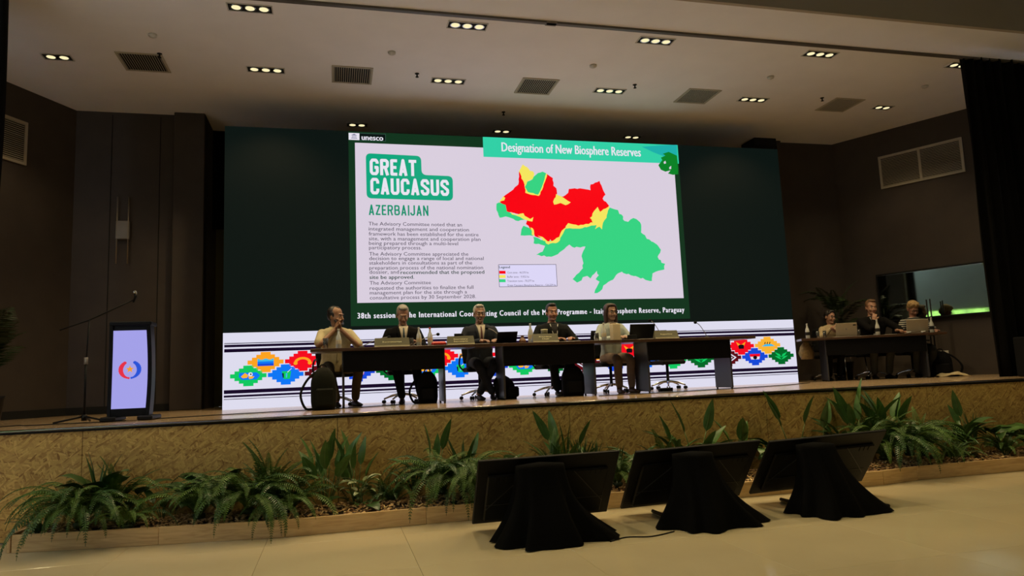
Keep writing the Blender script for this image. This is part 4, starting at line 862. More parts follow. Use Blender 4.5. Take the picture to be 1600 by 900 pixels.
def person(x, y, rz, label, skin, top, trouser, hair, style='short', lean=0.10, head=(0, 0, 0), elbows=None, hands=None, feet=None, knees=None, shirt=None, tie=None, sleeve='long',
           glasses=False, shoes=None, wide=1.0, sc_=1.04, handdir=None, curl=0.55, stripes=False, lanyard=False, beard=False, boots=False, belly=1.0, head_off=(0, 0, 0)):
    t = thing('person', label, 'person', (x, y, HS), R(rz), None, sc_)
    sk = mat('skin_%02d' % int(skin[0]*100), skin, 0.55, nscale=12, namp=0.12)
    tr = torso_rings(lean, wide, belly); nk = Vector((0, tr[-1][1], 1.09)); hc = nk + Vector((0, -0.030, 0.142)) + Vector(head_off)
    yaw, pitch, roll = head; HM = T(*hc) @ RZ(R(yaw)) @ RXm(R(pitch)) @ RYm(R(roll)) @ Matrix.Scale(1.07, 4); 
    sh = [Vector((-0.175*wide, tr[5][1]+0.005, 1.0)), Vector((0.175*wide, tr[5][1]+0.005, 1.0))]
    elbows = elbows or [(-0.27, -0.16, 0.80), (0.27, -0.16, 0.80)]; hands = hands or [(-0.10, -0.40, 0.82), (0.10, -0.40, 0.82)]
    feet = feet or [(-0.12, -0.32, 0.09), (0.12, -0.32, 0.09)]; knees = knees or [(-0.13, -0.42, 0.50), (0.13, -0.42, 0.50)]
    b = MB()
    def hx(p): return HM @ Vector(p)
    HR = HM.to_3x3()
    def he(c, r_): b.ell(hx(c), r_, 16, 10, rot=HR)
    he((0, .015, .040), (.076, .095, .086)); he((0, -.018, -.02), (.066, .074, .088)); he((0, -.040, -.085), (.044, .045, .036)); he((0, -.079, .026), (.050, .016, .011))
    for s_ in (-1, 1): he((s_*.034, -.066, -.035), (.026, .024, .028)); he((s_*.078, .012, -.012), (.010, .021, .032))
    b.tube([hx((0, -.086, .012)), hx((0, -.100, -.012)), hx((0, -.112, -.036)), hx((0, -.094, -.044))], [.008, .011, .015, .009], 8)
    for s_ in (-1, 1): he((s_*.012, -.098, -.040), (.010, .012, .009))
    he((0, -.088, -.062), (.024, .010, .012)); he((0, -.078, -.100), (.022, .016, .014))
    b.tube([hx((0, .028, -.07)), hx((0, .03, -.045))], .052, 12); b.tube([nk+Vector((0, .012, -.06)), nk+Vector((0, .004, .02)), hx((0, .022, -.085)), hx((0, .02, -.04))], [.075, .056, .053, .052], 14)
    b.ring([superring(z, cy, w_-.012, d_-.012) for z, cy, w_, d_ in tr])
    for i in (0, 1):
        E_, H_ = Vector(elbows[i]), Vector(hands[i]); limb(b, [sh[i], E_, E_.lerp(H_, 0.90), H_], [.048, .038, .029, .026])
        hd = Vector(handdir[i][0]) if handdir else (H_-E_); hn = Vector(handdir[i][1]) if handdir else Vector((0, 0, -1))
        hand(b, H_, hd, hn, curl, 1 if i == 0 else -1)
        K_, F_ = Vector(knees[i]), Vector(feet[i]); limb(b, [(0.09*(-1 if i == 0 else 1), 0, .52), K_, K_.lerp(F_, 0.5), K_.lerp(F_, .93), F_], [.078, .052, .045, .038, .036])
    me = remesh(b, 0.0072, 3, 0.4); me.materials.append(sk); link('body', me, t)
    # face details
    for s_ in (-1, 1):
        e = MB().ell((s_*.031, -.0800, .004), (.0135, .009, .0065), 10, 6).obj('eye', M_eye, t, HM); MB().ell((s_*.031, -.0875, .004), (.0058, .003, .0058), 8, 5).obj('iris', M_iris, e)
        MB().tube([(s_*.012, -.092, .026), (s_*.032, -.094, .032), (s_*.052, -.078, .026)], [.003, .0042, .0025], 6).obj('eyebrow', hair, t, HM)
    MB().tube([(-.026, -.090, -.066), (0, -.101, -.063), (.026, -.090, -.066)], [.0015, .0042, .0015], 8).obj('mouth', M_lip, t, HM)
    # hair
    h_ = MB(); 
    if style == 'short':
        h_.ell((0, .030, .055), (.083, .092, .086), 16, 10); h_.ell((0, .060, .01), (.074, .068, .085), 14, 9); h_.ell((0, -.030, .108), (.058, .050, .028), 14, 8)
        for s_ in (-1, 1): h_.ell((s_*.072, .012, .03), (.012, .04, .045), 10, 7)
    elif style == 'receding':
        h_.ell((0, .045, .052), (.083, .080, .084), 16, 10); h_.ell((0, .065, .01), (.075, .062, .08), 14, 9); h_.ell((0, .0, .112), (.030, .050, .018), 12, 7)
        for s_ in (-1, 1): h_.ell((s_*.072, .014, .02), (.012, .038, .045), 10, 7)
    elif style == 'mop':
        h_.ell((0, .02, .065), (.092, .10, .088), 16, 10); h_.ell((0, .065, .01), (.08, .065, .085), 14, 9)
        for k in range(16):
            a = 2*PI*k/16; h_.ell((.066*math.cos(a), .005+.075*math.sin(a), .095+.012*math.sin(3*k)), (.026, .026, .028), 8, 6)
    elif style == 'long':
        h_.ell((0, .032, .052), (.087, .094, .090), 16, 10); h_.ell((0, .065, -.02), (.080, .060, .12), 14, 9)
        for s_ in (-1, 1): h_.tube([(s_*.05, -.03, .11), (s_*.080, -.02, .04), (s_*.085, .0, -.06), (s_*.082, .0, -.15), (s_*.065, -.005, -.21)], [.022, .026, .030, .030, .012], 10)
        h_.tube([(0, .07, -.05), (0, .07, -.18)], [.07, .045], 10); h_.ell((0, -.035, .103), (.064, .048, .030), 12, 7)
    elif style == 'bun':
        h_.ell((0, .034, .052), (.084, .092, .087), 16, 10); h_.ell((0, .065, .0), (.076, .062, .085), 14, 9); h_.ell((0, .12, .03), (.04, .04, .04), 10, 8); h_.ell((0, -.035, .106), (.062, .046, .028), 12, 7)
        for s_ in (-1, 1): h_.tube([(s_*.01, -.055, .105), (s_*.055, -.045, .075), (s_*.078, .0, .02)], [.014, .018, .016], 8)
    hm = remesh(h_, 0.008, 3, 0.5); hm.materials.append(hair); link('hair', hm, t, HM)
    if beard:
        bb = MB().tube([(-.062, -.025, -.045), (-.05, -.065, -.09), (0, -.092, -.108), (.05, -.065, -.09), (.062, -.025, -.045)], [.012, .02, .022, .02, .012], 8)
        bb.tube([(-.03, -.092, -.056), (0, -.104, -.050), (.03, -.092, -.056)], .0055, 6); bb.obj('beard', hair, t, HM)
    if glasses:
        g = MB()
        for s_ in (-1, 1):
            g.tube([(s_*.033+.024*math.cos(2*PI*k/14), -.101, .002+.017*math.sin(2*PI*k/14)) for k in range(15)], .0026, 5, caps=False); g.tube([(s_*.057, -.100, .006), (s_*.083, .01, .004)], .0025, 5)
        g.tube([(-.010, -.103, .006), (.010, -.103, .006)], .0025, 5); g.obj('glasses', M_dark, t, HM)
    # clothes
    c = MB(); ct = torso_rings(lean, wide, belly, 0.012); c.ring([superring(*q) for q in ct[:-1]]+[superring(1.083, ct[-1][1], ct[-1][2]*1.0, ct[-1][3]*1.0)])
    for i in (0, 1):
        E_, H_ = Vector(elbows[i]), Vector(hands[i])
        if sleeve == 'long': limb(c, [sh[i]+Vector((0, 0, -.005)), E_, E_.lerp(H_, 0.90)], [.068, .056, .042])
        else:
            m_ = sh[i].lerp(E_, 0.80); limb(c, [sh[i]+Vector((0, 0, -.005)), sh[i].lerp(E_, .45), m_], [.068, .066, .068])
    me = remesh(c, 0.0105, 4, 0.5); me.materials.append(top); link('jacket' if shirt else 'shirt', me, t)
    ct2 = torso_rings(lean, wide, belly, 0.012)
    def patch(name, half, z0, z1, m_, off, nx=6, nz=10):
        vs = []
        for j in range(nz+1):
            z = z0+(z1-z0)*j/nz; hw = half(j/nz)
            for i in range(nx+1): xx = -hw+2*hw*i/nx; vs.append((xx, torso_front(ct2, xx, z, off), z))
        o = MB().add(vs, [(j*(nx+1)+i, j*(nx+1)+i+1, (j+1)*(nx+1)+i+1, (j+1)*(nx+1)+i) for j in range(nz) for i in range(nx)], 0, True).obj(name, m_, t)
        md = o.modifiers.new('s', 'SOLIDIFY'); md.thickness = 0.003; return o
    if shirt:
        patch('shirt_front', lambda q: 0.012+0.055*q, 0.76, 1.075, shirt, 0.004)
        for s_ in (-1, 1):
            vs = []
            for j in range(9):
                q = j/8; z = 0.78+0.28*q; xi = s_*(0.016+0.050*q); xo = s_*(0.040+0.070*q-0.03*max(0, q-.75)*4)
                vs += [(xi, torso_front(ct2, xi, z, 0.010), z), (xo, torso_front(ct2, xo, z, 0.010), z)]
            o = MB().add(vs, [(2*j, 2*j+1, 2*j+3, 2*j+2) for j in range(8)], 0, True).obj('lapel', top, t); md = o.modifiers.new('s', 'SOLIDIFY'); md.thickness = 0.006
        MB().tube([(-.06, ct2[-1][1]-.02, 1.075), (-.02, ct2[-1][1]-.068, 1.062), (0, ct2[-1][1]-.075, 1.045)], .010, 6).obj('collar', shirt, t); MB().tube([(.06, ct2[-1][1]-.02, 1.075), (.02, ct2[-1][1]-.068, 1.062), (0, ct2[-1][1]-.075, 1.045)], .010, 6).obj('collar', shirt, t)
    if not shirt and sleeve == 'short' and not glasses:
        zc = ct2[-1][1]
        for s_ in (-1, 1): MB().tube([(s_*.075, zc+.03, 1.085), (s_*.062, zc-.045, 1.075), (s_*.015, zc-.085, 1.035)], [.012, .013, .008], 8).obj('collar', top, t)
        patch('placket', lambda q: 0.014, 0.60, 1.02, top, 0.006, 2, 12)
    if tie: patch('tie', lambda q: 0.020-0.012*q, 0.78, 1.05, tie, 0.010, 3, 8)
    if lanyard:
        for s_ in (-1, 1): MB().tube([(s_*.06, torso_front(ct2, .06, 1.05, .008), 1.06), (s_*.03, torso_front(ct2, .03, .9, .012), .9), (s_*.012, torso_front(ct2, .01, .80, .016), .79)], .005, 5).obj('lanyard', M_white, t)
        MB().box((0, torso_front(ct2, 0, .76, .02), .755), (.07, .004, .05)).obj('badge', M_white, t)
    p_ = MB(); p_.ell((0, 0.02, .515), (.185, .145, .105), 16, 9)
    for i in (0, 1):
        s_ = -1 if i == 0 else 1; K_, F_ = Vector(knees[i]), Vector(feet[i]); limb(p_, [(s_*0.09, 0.0, .52), K_, K_.lerp(F_, 0.5), K_.lerp(F_, .93)], [.098, .072, .062, .055])
    me = remesh(p_, 0.012, 4, 0.5); me.materials.append(trouser); link('trousers', me, t)
    sm = shoes or M_blackplastic
    for i in (0, 1):
        F_ = Vector(feet[i]); K_ = Vector(knees[i]); yd = R(8)*(-1 if i == 0 else 1); s_ = MB()
        rings = []
        for (yy, w_, h1) in ((.06, .022, .05), (.045, .034, .075), (0.0, .038, .082), (-.06, .040, .062), (-.12, .044, .048), (-.165, .036, .036), (-.19, .015, .022)):
            rings.append([(w_*math.cos(a), yy, max(0, h1/2+h1/2*math.sin(a))) for a in [2*PI*k/12 for k in range(12)]])
        s_.ring(rings[::-1]);
        if boots: s_.tube([(0, .01, .05), (0, .01, .22)], [.042, .045], 12)
        s_.obj('shoe', sm, t, T(F_.x, F_.y, max(0, F_.z-0.09)) @ RZ(yd))
    return t
H_dark = mat('black_brown_hair', (0.012, 0.008, 0.006), 0.5, nscale=40, namp=0.4); H_grey = mat('grey_hair', (0.30, 0.27, 0.22), 0.6, nscale=40, namp=0.4); H_white = mat('silver_hair', (0.42, 0.40, 0.34), 0.6, nscale=40, namp=0.3)
H_brown = mat('brown_hair', (0.05, 0.022, 0.014), 0.5, nscale=40, namp=0.4); H_sand = mat('sandy_hair', (0.16, 0.08, 0.035), 0.6, nscale=40, namp=0.4); H_blond = mat('blond_hair', (0.42, 0.27, 0.11), 0.6, nscale=40, namp=0.5)
C_cream = mat('cream_linen', (0.50, 0.43, 0.26), 0.85, nscale=25, namp=0.12); C_khaki = mat('dark_khaki_trousers', (0.13, 0.10, 0.06), 0.85, nscale=25, namp=0.15)
C_black = mat('black_suit', (0.006, 0.0055, 0.0055), 0.9, nscale=30, namp=0.2); C_blue = mat('blue_grey_suit', (0.026, 0.029, 0.038), 0.8, nscale=30, namp=0.2); C_char = mat('charcoal_suit', (0.009, 0.010, 0.010), 0.8, nscale=30, namp=0.2)
C_shirtw = mat('white_shirt', (0.55, 0.48, 0.36), 0.8, nscale=20, namp=0.05); C_shirtd = mat('dark_shirt', (0.03, 0.028, 0.028), 0.8, nscale=20, namp=0.1)
C_tieb = mat('teal_tie', (0.02, 0.05, 0.07), 0.6, nscale=20, namp=0.1); C_tier = mat('wine_tie', (0.10, 0.025, 0.025), 0.6, nscale=20, namp=0.1)
C_pale = mat('pale_blue_jacket', (0.36, 0.40, 0.36), 0.85, nscale=20, namp=0.1); C_taupe = mat('taupe_trousers', (0.19, 0.135, 0.095), 0.85, nscale=20, namp=0.12); C_boot = mat('brown_boots', (0.05, 0.022, 0.015), 0.5, nscale=15, namp=0.2)
C_card = mat('cream_cardigan', (0.42, 0.33, 0.20), 0.9, nscale=50, namp=0.35, bump=0.3); C_bstripe = mat('black_striped_jersey', (0.016, 0.014, 0.013), 0.85)
nt = C_bstripe.node_tree; tc = nt.nodes.new('ShaderNodeTexCoord'); wv = nt.nodes.new('ShaderNodeTexWave'); wv.wave_type = 'BANDS'; wv.bands_direction = 'Z'; wv.inputs['Scale'].default_value = 8.0; wv.inputs['Distortion'].default_value = 0.5
rp = nt.nodes.new('ShaderNodeValToRGB'); rp.color_ramp.elements[0].position = 0.72; rp.color_ramp.elements[1].position = 0.80; rp.color_ramp.elements[0].color = (0.016, 0.014, 0.013, 1); rp.color_ramp.elements[1].color = (0.42, 0.40, 0.34, 1)
nt.links.new(tc.outputs['Object'], wv.inputs[0]); nt.links.new(wv.outputs['Fac'], rp.inputs[0]); nt.links.new(rp.outputs[0], nt.nodes['Principled BSDF'].inputs['Base Color'])
C_jean = mat('grey_jeans', (0.045, 0.048, 0.042), 0.85, nscale=25, namp=0.2)
SK1 = (0.30, 0.155, 0.085); SK2 = (0.36, 0.19, 0.12); SK3 = (0.31, 0.17, 0.11); SK4 = (0.34, 0.16, 0.10); SK5 = (0.32, 0.18, 0.115)
person(PX[0][0], PX[0][1], 14, 'man in cream short-sleeved shirt, hands clasped at his mouth, looking right', SK1, C_cream, C_khaki, H_dark, 'receding', 0.16, (38, 6, -4),
    [(-.28, -.26, .83), (.30, -.22, .80)], [(-.045, -.235, 1.04), (.02, -.235, 1.05)], [(-.10, -.50, .09), (.20, -.30, .09)], [(-.18, -.40, .52), (.20, -.42, .50)], sleeve='short', beard=True, belly=1.12,
    handdir=[((.25, -.05, 1), (1, 0, 0)), ((-.1, -.05, 1), (-1, 0, 0))], shoes=M_blackplastic, wide=1.08, lanyard=False)
person(PX[1][0], PX[1][1], 0, 'grey-haired man in black suit and teal tie looking down, seated behind the Secretariat plate', SK2, C_black, C_black, H_grey, 'short', 0.20, (0, 24, 0), shirt=C_shirtw, tie=C_tieb, wide=1.10, hands=[(-.10, -.42, .84), (.12, -.42, .84)], feet=[(-.06, -.42, .09), (.20, -.40, .09)])
person(PX[2][0], PX[2][1], 0, 'silver-haired man in glasses, blue-grey suit and wine tie, ankles crossed', SK3, C_blue, C_blue, H_white, 'short', 0.12, (0, 2, 0), shirt=C_shirtw, tie=C_tier, glasses=True, wide=1.08,
    hands=[(-.06, -.46, .82), (.14, -.46, .82)], feet=[(.08, -.42, .09), (-.10, -.38, .09)], knees=[(-.12, -.42, .50), (.12, -.42, .50)])
person(PX[3][0], PX[3][1], 0, 'broad dark-haired man in charcoal suit and dark shirt behind the Chair plate', SK4, C_char, C_char, H_dark, 'short', 0.12, (0, 2, 0), shirt=C_shirtd, wide=1.14, belly=1.1, lanyard=True, hands=[(-.05, -.44, .82), (.16, -.46, .82)], feet=[(-.03, -.28, .09), (.05, -.28, .09)], elbows=[(-.29, -.16, .80), (.31, -.20, .80)])
person(PX[4][0], PX[4][1], 2, 'long-haired woman in glasses, pale jacket, taupe trousers and boots', SK5, C_pale, C_taupe, H_brown, 'long', 0.08, (8, 2, 0), glasses=True, wide=0.90, lanyard=True, boots=True, shoes=C_boot, sc_=1.03, shirt=C_taupe,
    hands=[(-.06, -.42, .83), (.05, -.42, .83)], feet=[(-.08, -.42, .09), (.12, -.42, .09)], knees=[(-.10, -.42, .50), (.11, -.42, .50)])
pr0 = PR[0][0]; person(pr0[0]+0.02, pr0[1]-0.06, math.degrees(RT)+6, 'smiling dark-haired woman in cream cardigan behind the left silver laptop', SK2, C_card, C_black, H_dark, 'bun', 0.14, (20, 6, 4), glasses=True, wide=0.92, sc_=0.97,
    elbows=[(-.25, -.26, .84), (.22, -.26, .82)], hands=[(-.08, -.30, 1.0), (.03, -.36, .93)], handdir=[((1, .1, .45), (0, 0, 1)), ((-.8, 0, .4), (0, .6, 1))], feet=[(-.20, -.34, .09), (-.02, -.36, .09)], knees=[(-.20, -.42, .5), (.02, -.42, .5)])
pr1 = PR[1][0]; person(pr1[0], pr1[1]-0.06, math.degrees(RT)+2, 'man in black jacket resting his chin on his fist, between the two laptops', SK2, C_black, C_jean, H_sand, 'short', 0.20, (4, 4, 4), wide=1.12, sc_=1.08,
    elbows=[(-.10, -.34, .84), (.36, -.30, .83)], hands=[(-.03, -.28, .995), (.24, -.52, .80)], handdir=[((.25, .05, 1), (.5, 1, 0)), ((.3, -1, 0), (0, 0, -1))], curl=1.1, shirt=C_shirtd, lanyard=True)
pr2 = PR[2][0]; person(pr2[0], pr2[1]-0.06, math.degrees(RT)+4, 'blond short-haired person in glasses and striped black top looking down', SK4, C_bstripe, C_jean, H_blond, 'mop', 0.22, (0, 26, 0), glasses=True, sleeve='short', stripes=True, wide=1.02, sc_=1.02,
    elbows=[(-.30, -.22, .82), (.30, -.22, .82)], hands=[(-.12, -.44, .82), (.20, -.46, .82)])

# ================================================================== PLANTER BED
by = -4.58
bpts = [(-1.15, -4.20), (0.10, -4.42), (1.2, -4.60), (2.5, -4.58), (3.4, -4.60), (4.9, -4.66), (6.3, -4.70), (7.6, -4.72), (8.15, -4.62), (9.8, -4.62), (11.5, -4.6), (13.0, -4.6)]
pb = thing('planter_border', 'low pale timber edging board around the planting bed below the stage', 'planter edging', (0, 0, 0))
for a, b in zip(bpts[:-1], bpts[1:]):
    A = Vector((*a, 0)); B = Vector((*b, 0)); d = B-A
    MB().box((0, 0, 0), (d.length-0.003, 0.028, 0.155), ch=0.003).obj('board', M_plank, pb, T((a[0]+b[0])/2, (a[1]+b[1])/2, 0.0785) @ RZ(math.atan2(d.y, d.x)))
A = Vector((-1.15, -4.2, 0)); MB().box((0, 0, 0), (0.50, 0.028, 0.155), ch=0.003).obj('board', M_plank, pb, T(-1.17, -3.95, 0.0785) @ RZ(R(88)))
def bed_front(x):
    for a, b in zip(bpts[:-1], bpts[1:]):
        if a[0] <= x <= b[0]: return a[1]+(b[1]-a[1])*(x-a[0])/(b[0]-a[0])
    return -4.2
so = MB(); nn = 60
vs = []
for i in range(nn+1):
    x = -1.12+14.0*i/nn
    for j in range(7):
        y = bed_front(x)+0.02+(-3.70-bed_front(x)-0.02)*j/6; vs.append((x, y, 0.090+0.06*math.sin(j/6*PI)+0.02*noise.noise(Vector((x*3, y*3, 0)))))
o = so.add(vs, [(i*7+j, (i+1)*7+j, (i+1)*7+j+1, i*7+j+1) for i in range(nn) for j in range(6)], 0, True).obj('soil', mat('dark_soil', (0.05, 0.03, 0.018), 0.9, nscale=20, namp=0.5)); tag(o, 'dark soil under the wood chips in the planting bed', 'soil')['kind'] = 'stuff'
CH = [mat('chip_%d' % i, c, 0.8, nscale=20, namp=0.2) for i, c in enumerate(((0.58, 0.36, 0.15), (0.78, 0.56, 0.26), (0.28, 0.15, 0.07), (0.45, 0.27, 0.12)))]
cb = MB()
for i in range(7500):
    x = rnd.uniform(-1.1, 10.6); y0 = bed_front(x); y = rnd.uniform(y0+0.03, -3.72); j = (y-y0)/(-3.7-y0)
    z = 0.100+0.06*math.sin(j*PI)+rnd.uniform(0, 0.02)
    M = T(x, y, z) @ Matrix.Rotation(rnd.uniform(0, 6.28), 4, 'Z') @ RXm(rnd.uniform(-.6, .6)) @ RYm(rnd.uniform(-.6, .6))
    cb.box((0, 0, 0), (rnd.uniform(.02, .06), rnd.uniform(.010, .026), rnd.uniform(.004, .009)), rnd.choice((0, 0, 1, 2, 3)), M)
tag(cb.obj('wood_chips', CH), 'brown wood chip mulch covering the planting bed', 'wood chips')['kind'] = 'stuff'

def frond_mesh(name, L_, rise, droop, pairs, plen, pw, m_, seed, yl=0.0):
    r2 = random.Random(seed); b = MB(); pts = []; p = Vector((0, 0, 0)); a = rise
    n = 14
    for k in range(n+1):
        pts.append(p.copy()); a2 = a - droop*(k/n)**1.3; p = p+Vector((0, math.cos(a2), math.sin(a2)))*(L_/n)
    b.tube(pts, [0.0035*(1-0.7*k/n)+0.001 for k in range(n+1)], 4)
    for i in range(pairs):
        t = 0.12+0.86*i/pairs; k = int(t*n); f = t*n-k; P = pts[k].lerp(pts[min(k+1, n)], f); d = (pts[min(k+1, n)]-pts[k]).normalized()
        l_ = plen*min(1, t*4.5)*(1-max(0, t-0.45)/0.55*0.88)
        for s_ in (-1, 1):
            side = Vector((s_, 0, 0)); up = side.cross(d)*s_; tip = P+(side*0.95+d*0.35-Vector((0, 0, 0.18+r2.uniform(0, .15))))*l_
            w2 = d*pw*0.5; mid = P.lerp(tip, 0.45)
            b.add([P, mid+w2, tip, mid-w2], [(0, 1, 2, 3)] if s_ > 0 else [(3, 2, 1, 0)])
    return b.mesh(name, m_)
def leaf_mesh(name, L_, W_, pet, rise, droop, m_, shape=0.45, fold=0.15, stem=None, seg=9):
    b = MB(); pts = []; p = Vector((0, 0, 0)); tot = pet+L_; n = 16
    for k in range(n+1):
        pts.append(p.copy()); a2 = rise - droop*(k/n)**1.6; p = p+Vector((0, math.cos(a2), math.sin(a2)))*(tot/n)
    def at(s): q = min(0.9999, s)*n; k = int(q); return pts[k].lerp(pts[k+1], q-k), (pts[k+1]-pts[k]).normalized()
    s0 = pet/tot
    if pet > 0.01: b.tube([at(s0*i/4)[0] for i in range(5)], [0.007, .006, .0055, .005, .004], 5, mi=1)
    vs = []
    for i in range(seg+1):
        t = i/seg; P, d = at(s0+(1-s0)*t); w_ = W_/2*(math.sin(PI*min(1, t**(shape*1.6)))**0.8 if 0 < t < 1 else 0.02)
        up = Vector((1, 0, 0)).cross(d); und = 0.02*math.sin(t*15)*W_
        vs += [P+Vector((-w_, 0, 0))+up*(w_*fold*2+und), P, P+Vector((w_, 0, 0))+up*(w_*fold*2-und)]
    b.add(vs, [(3*i+j, 3*i+j+1, 3*i+j+4, 3*i+j+3) for i in range(seg) for j in (0, 1)], 0, True)
    b.tube([at(s0+(1-s0)*i/6)[0]-Vector((0, 0, 0.002)) for i in range(7)], [.004, .0035, .003, .0025, .002, .0015, .001], 4, mi=1)
    return b.mesh(name, [m_, stem or G_stem])
FR = {}
for i, (L_, rise, droop) in enumerate(((0.52, 1.25, 2.2), (0.60, 1.15, 2.5), (0.44, 1.45, 1.0), (0.64, 1.0, 2.4), (0.42, 0.85, 1.1), (0.78, 0.75, 2.35))):
    FR[i] = [frond_mesh('frond', L_, rise, droop, 30, 0.064, 0.0115, m_, i) for m_ in (G_fern, G_fern2, G_leaf)]
EXT = {}
def clear(me, M, y, r2):          # turn a frond or leaf until it stays in front of the stage panels
    if me not in EXT: EXT[me] = [v.co.copy() for v in list(me.vertices)[::6]]
    for _ in range(14):
        if y+max((M @ v).y for v in EXT[me]) < -3.70: return M
        M = T(*M.translation) @ RZ(r2.uniform(0.5, 1.2)*(1 if _ % 2 else 1)) @ T(*(-M.translation)) @ M
    return M @ Matrix.Scale(0.7, 4)
def fern(x, y, label, n, s_=1.0, kinds=(0, 1, 2, 3, 4), z=0.11, fwd=0.0, flop=0.0, tone=0.4, seed=0):
    r2 = random.Random(seed+int(x*100)); t = thing('fern', label, 'fern', (x, y, z), 0, 'ferns in the planting bed')
    MB().lathe([(0.05, -0.03), (0.06, 0.01), (0.02, 0.03)], (0, 0, 0), 10).obj('crown', G_dark, t)
    n = int(n*1.45); s_ *= 1.2
    for k in range(n):
        a = 2*PI*k/n+r2.uniform(-.3, .3); sc2 = s_*r2.uniform(.75, 1.15)
        if math.sin(a) > 0.3 and y > -4.05: sc2 *= 0.75
        lay = r2.uniform(-.3, .35); kd = r2.choice(kinds)
        M = Matrix.Rotation(a-PI/2, 4, 'Z') @ RXm(lay)
        M = T(0.03*math.cos(a), 0.03*math.sin(a), 0.02) @ M @ Matrix.Scale(sc2, 4)
        u_ = r2.random(); me = FR[kd][1 if u_ < tone*0.7 else (2 if u_ > 0.70 else 0)]
        M = clear(me, M, y, r2)
        link('frond', me, t, M)
    return t
def trailing(t, ns, s_=1.0, seed=0):     # long fronds hanging over the board towards the floor
    r2 = random.Random(seed)
    for k in range(ns):
        a = -PI/2+r2.uniform(-.7, .7); link('frond', FR[5][r2.choice((0, 0, 1, 2))], t, T(0, 0, 0.04) @ RZ(a-PI/2) @ RXm(r2.uniform(-.25, .1)) @ Matrix.Scale(1.12*s_*r2.uniform(.8, 1.1), 4))
LF = dict(
 paddle=leaf_mesh('leaf', .30, .11, .34, 1.45, 0.55, G_leaf2, .42), paddle2=leaf_mesh('leaf', .26, .085, .26, 1.35, 0.9, G_leaf, .42), blade=leaf_mesh('leaf', .42, .05, .03, 1.25, 1.1, G_leaf2, .35, .2),
 bladed=leaf_mesh('leaf', .40, .06, .03, 1.1, 1.3, G_leaf, .35, .2), broad=leaf_mesh('leaf', .26, .15, .18, 1.2, 1.4, G_leaf, .5, .08), broad2=leaf_mesh('leaf', .24, .13, .12, 1.1, 1.5, G_leaf2, .5, .08), pale=leaf_mesh('leaf', .17, .065, .08, 1.2, 1.5, G_pale, .45, .1),
 tall=leaf_mesh('leaf', .30, .085, .42, 1.5, 0.35, G_leaf2, .4), spike=leaf_mesh('leaf', .34, .028, .02, 1.5, 0.25, G_leaf, .3, .25), small=leaf_mesh('leaf', .10, .045, .05, 1.0, 1.2, G_leaf2, .45, .1))
def plant(name, x, y, label, spec, s_=1.0, z=0.10, seed=0, stem=0.0, cat='plant'):
    r2 = random.Random(seed+int(x*77)); t = thing(name, label, cat, (x, y, z), 0)
    if stem: MB().tube([(0, 0, 0), (0.01, 0, stem*0.5), (0, 0.01, stem)], [.012, .01, .008], 7).obj('stem', G_stem, t)
    for (kd, n, tilt, hz) in spec:
        for k in range(n):
            a = 2*PI*(k+0.37*len(kd))/n+r2.uniform(-.5, .5); lay = tilt+r2.uniform(-.15, .15); sc2 = s_*r2.uniform(.8, 1.15)
            if math.sin(a) > 0.3 and y > -4.05: lay = min(lay, 0.12)
            M = T(0.02*math.cos(a), 0.02*math.sin(a), hz) @ Matrix.Rotation(a-PI/2, 4, 'Z') @ RXm(-lay) @ RYm(r2.uniform(-.3, .3)) @ Matrix.Scale(sc2, 4)
            M = clear(LF[kd], M, y, r2)
            link('leaf', LF[kd], t, M)
    return t
# left group
plant('sword_leaf_plant', -0.98, -4.05, 'small spiky plant with arching blades at the left end of the bed', [('bladed', 9, .1, .0), ('blade', 5, -.2, 0)], 0.85)
fern(-0.62, -4.12, 'large dense fern left of the bed, spilling over the edging board', 34, 1.0, (0, 1, 3), 0.20); fern(-0.40, -4.0, 'second large fern at the left, below the big round leaf', 26, 0.95, (0, 1, 2, 3), 0.24)
trailing(fern(-0.62, -4.18, 'fern hanging low over the left end of the edging board', 16, 0.9, (1, 3), 0.20, tone=.2), 8, 1.0, 1)
plant('broad_leaf_plant', -0.30, -3.90, 'plant with a big rounded leaf above the left ferns', [('broad', 6, .2, .16), ('broad2', 6, .3, .1)], 1.15, seed=3)
plant('small_leafy_plant', -0.22, -4.18, 'low leafy plant with pale small leaves beside the left ferns', [('small', 12, .2, .05), ('pale', 6, .3, .03)], 1.0)
plant('slender_plant', 0.05, -4.02, 'thin upright plant with few leaves left of the second fern group', [('spike', 3, .0, .0), ('paddle2', 2, .1, 0)], 0.85)
# second group
plant('dark_strap_plant', 0.33, -4.02, 'dark strap-leaved plant at the left of the second fern group', [('bladed', 12, .25, .12), ('broad', 4, .3, .1)], 1.0, seed=5)
plant('leafy_plant', 0.52, -3.95, 'glossy broad-leaved plant rising behind the second fern group', [('broad', 7, .1, .18), ('broad2', 6, .3, .12)], 1.0, seed=6)
fern(0.62, -4.15, 'bushy fern in the middle of the second group', 26, .95, (0, 1, 3), 0.2); trailing(fern(0.85, -4.28, 'fern with fronds hanging over the board, second group', 24, 1.0, (1, 3, 0), 0.22), 6, .95, 2)
fern(1.0, -4.0, 'tall upright fern at the right of the second group', 22, 1.15, (2, 4, 2), 0.22, tone=.7); fern(1.22, -4.1, 'light green spreading fern left of the tall paddle-leaved plant', 20, 1.1, (4, 3, 0), 0.16, tone=.8); trailing(fern(1.12, -4.32, 'low fern trailing on the board edge below the upright fern', 14, .8, (1, 3), .15), 3, .8, 3)
plant('paddle_leaf_plant', 1.56, -4.0, 'tall paddle-leaved plant standing in wood chips in front of the man in cream', [('tall', 6, .0, 0), ('paddle', 5, .15, 0), ('tall', 3, .25, 0)], 1.1, seed=2)
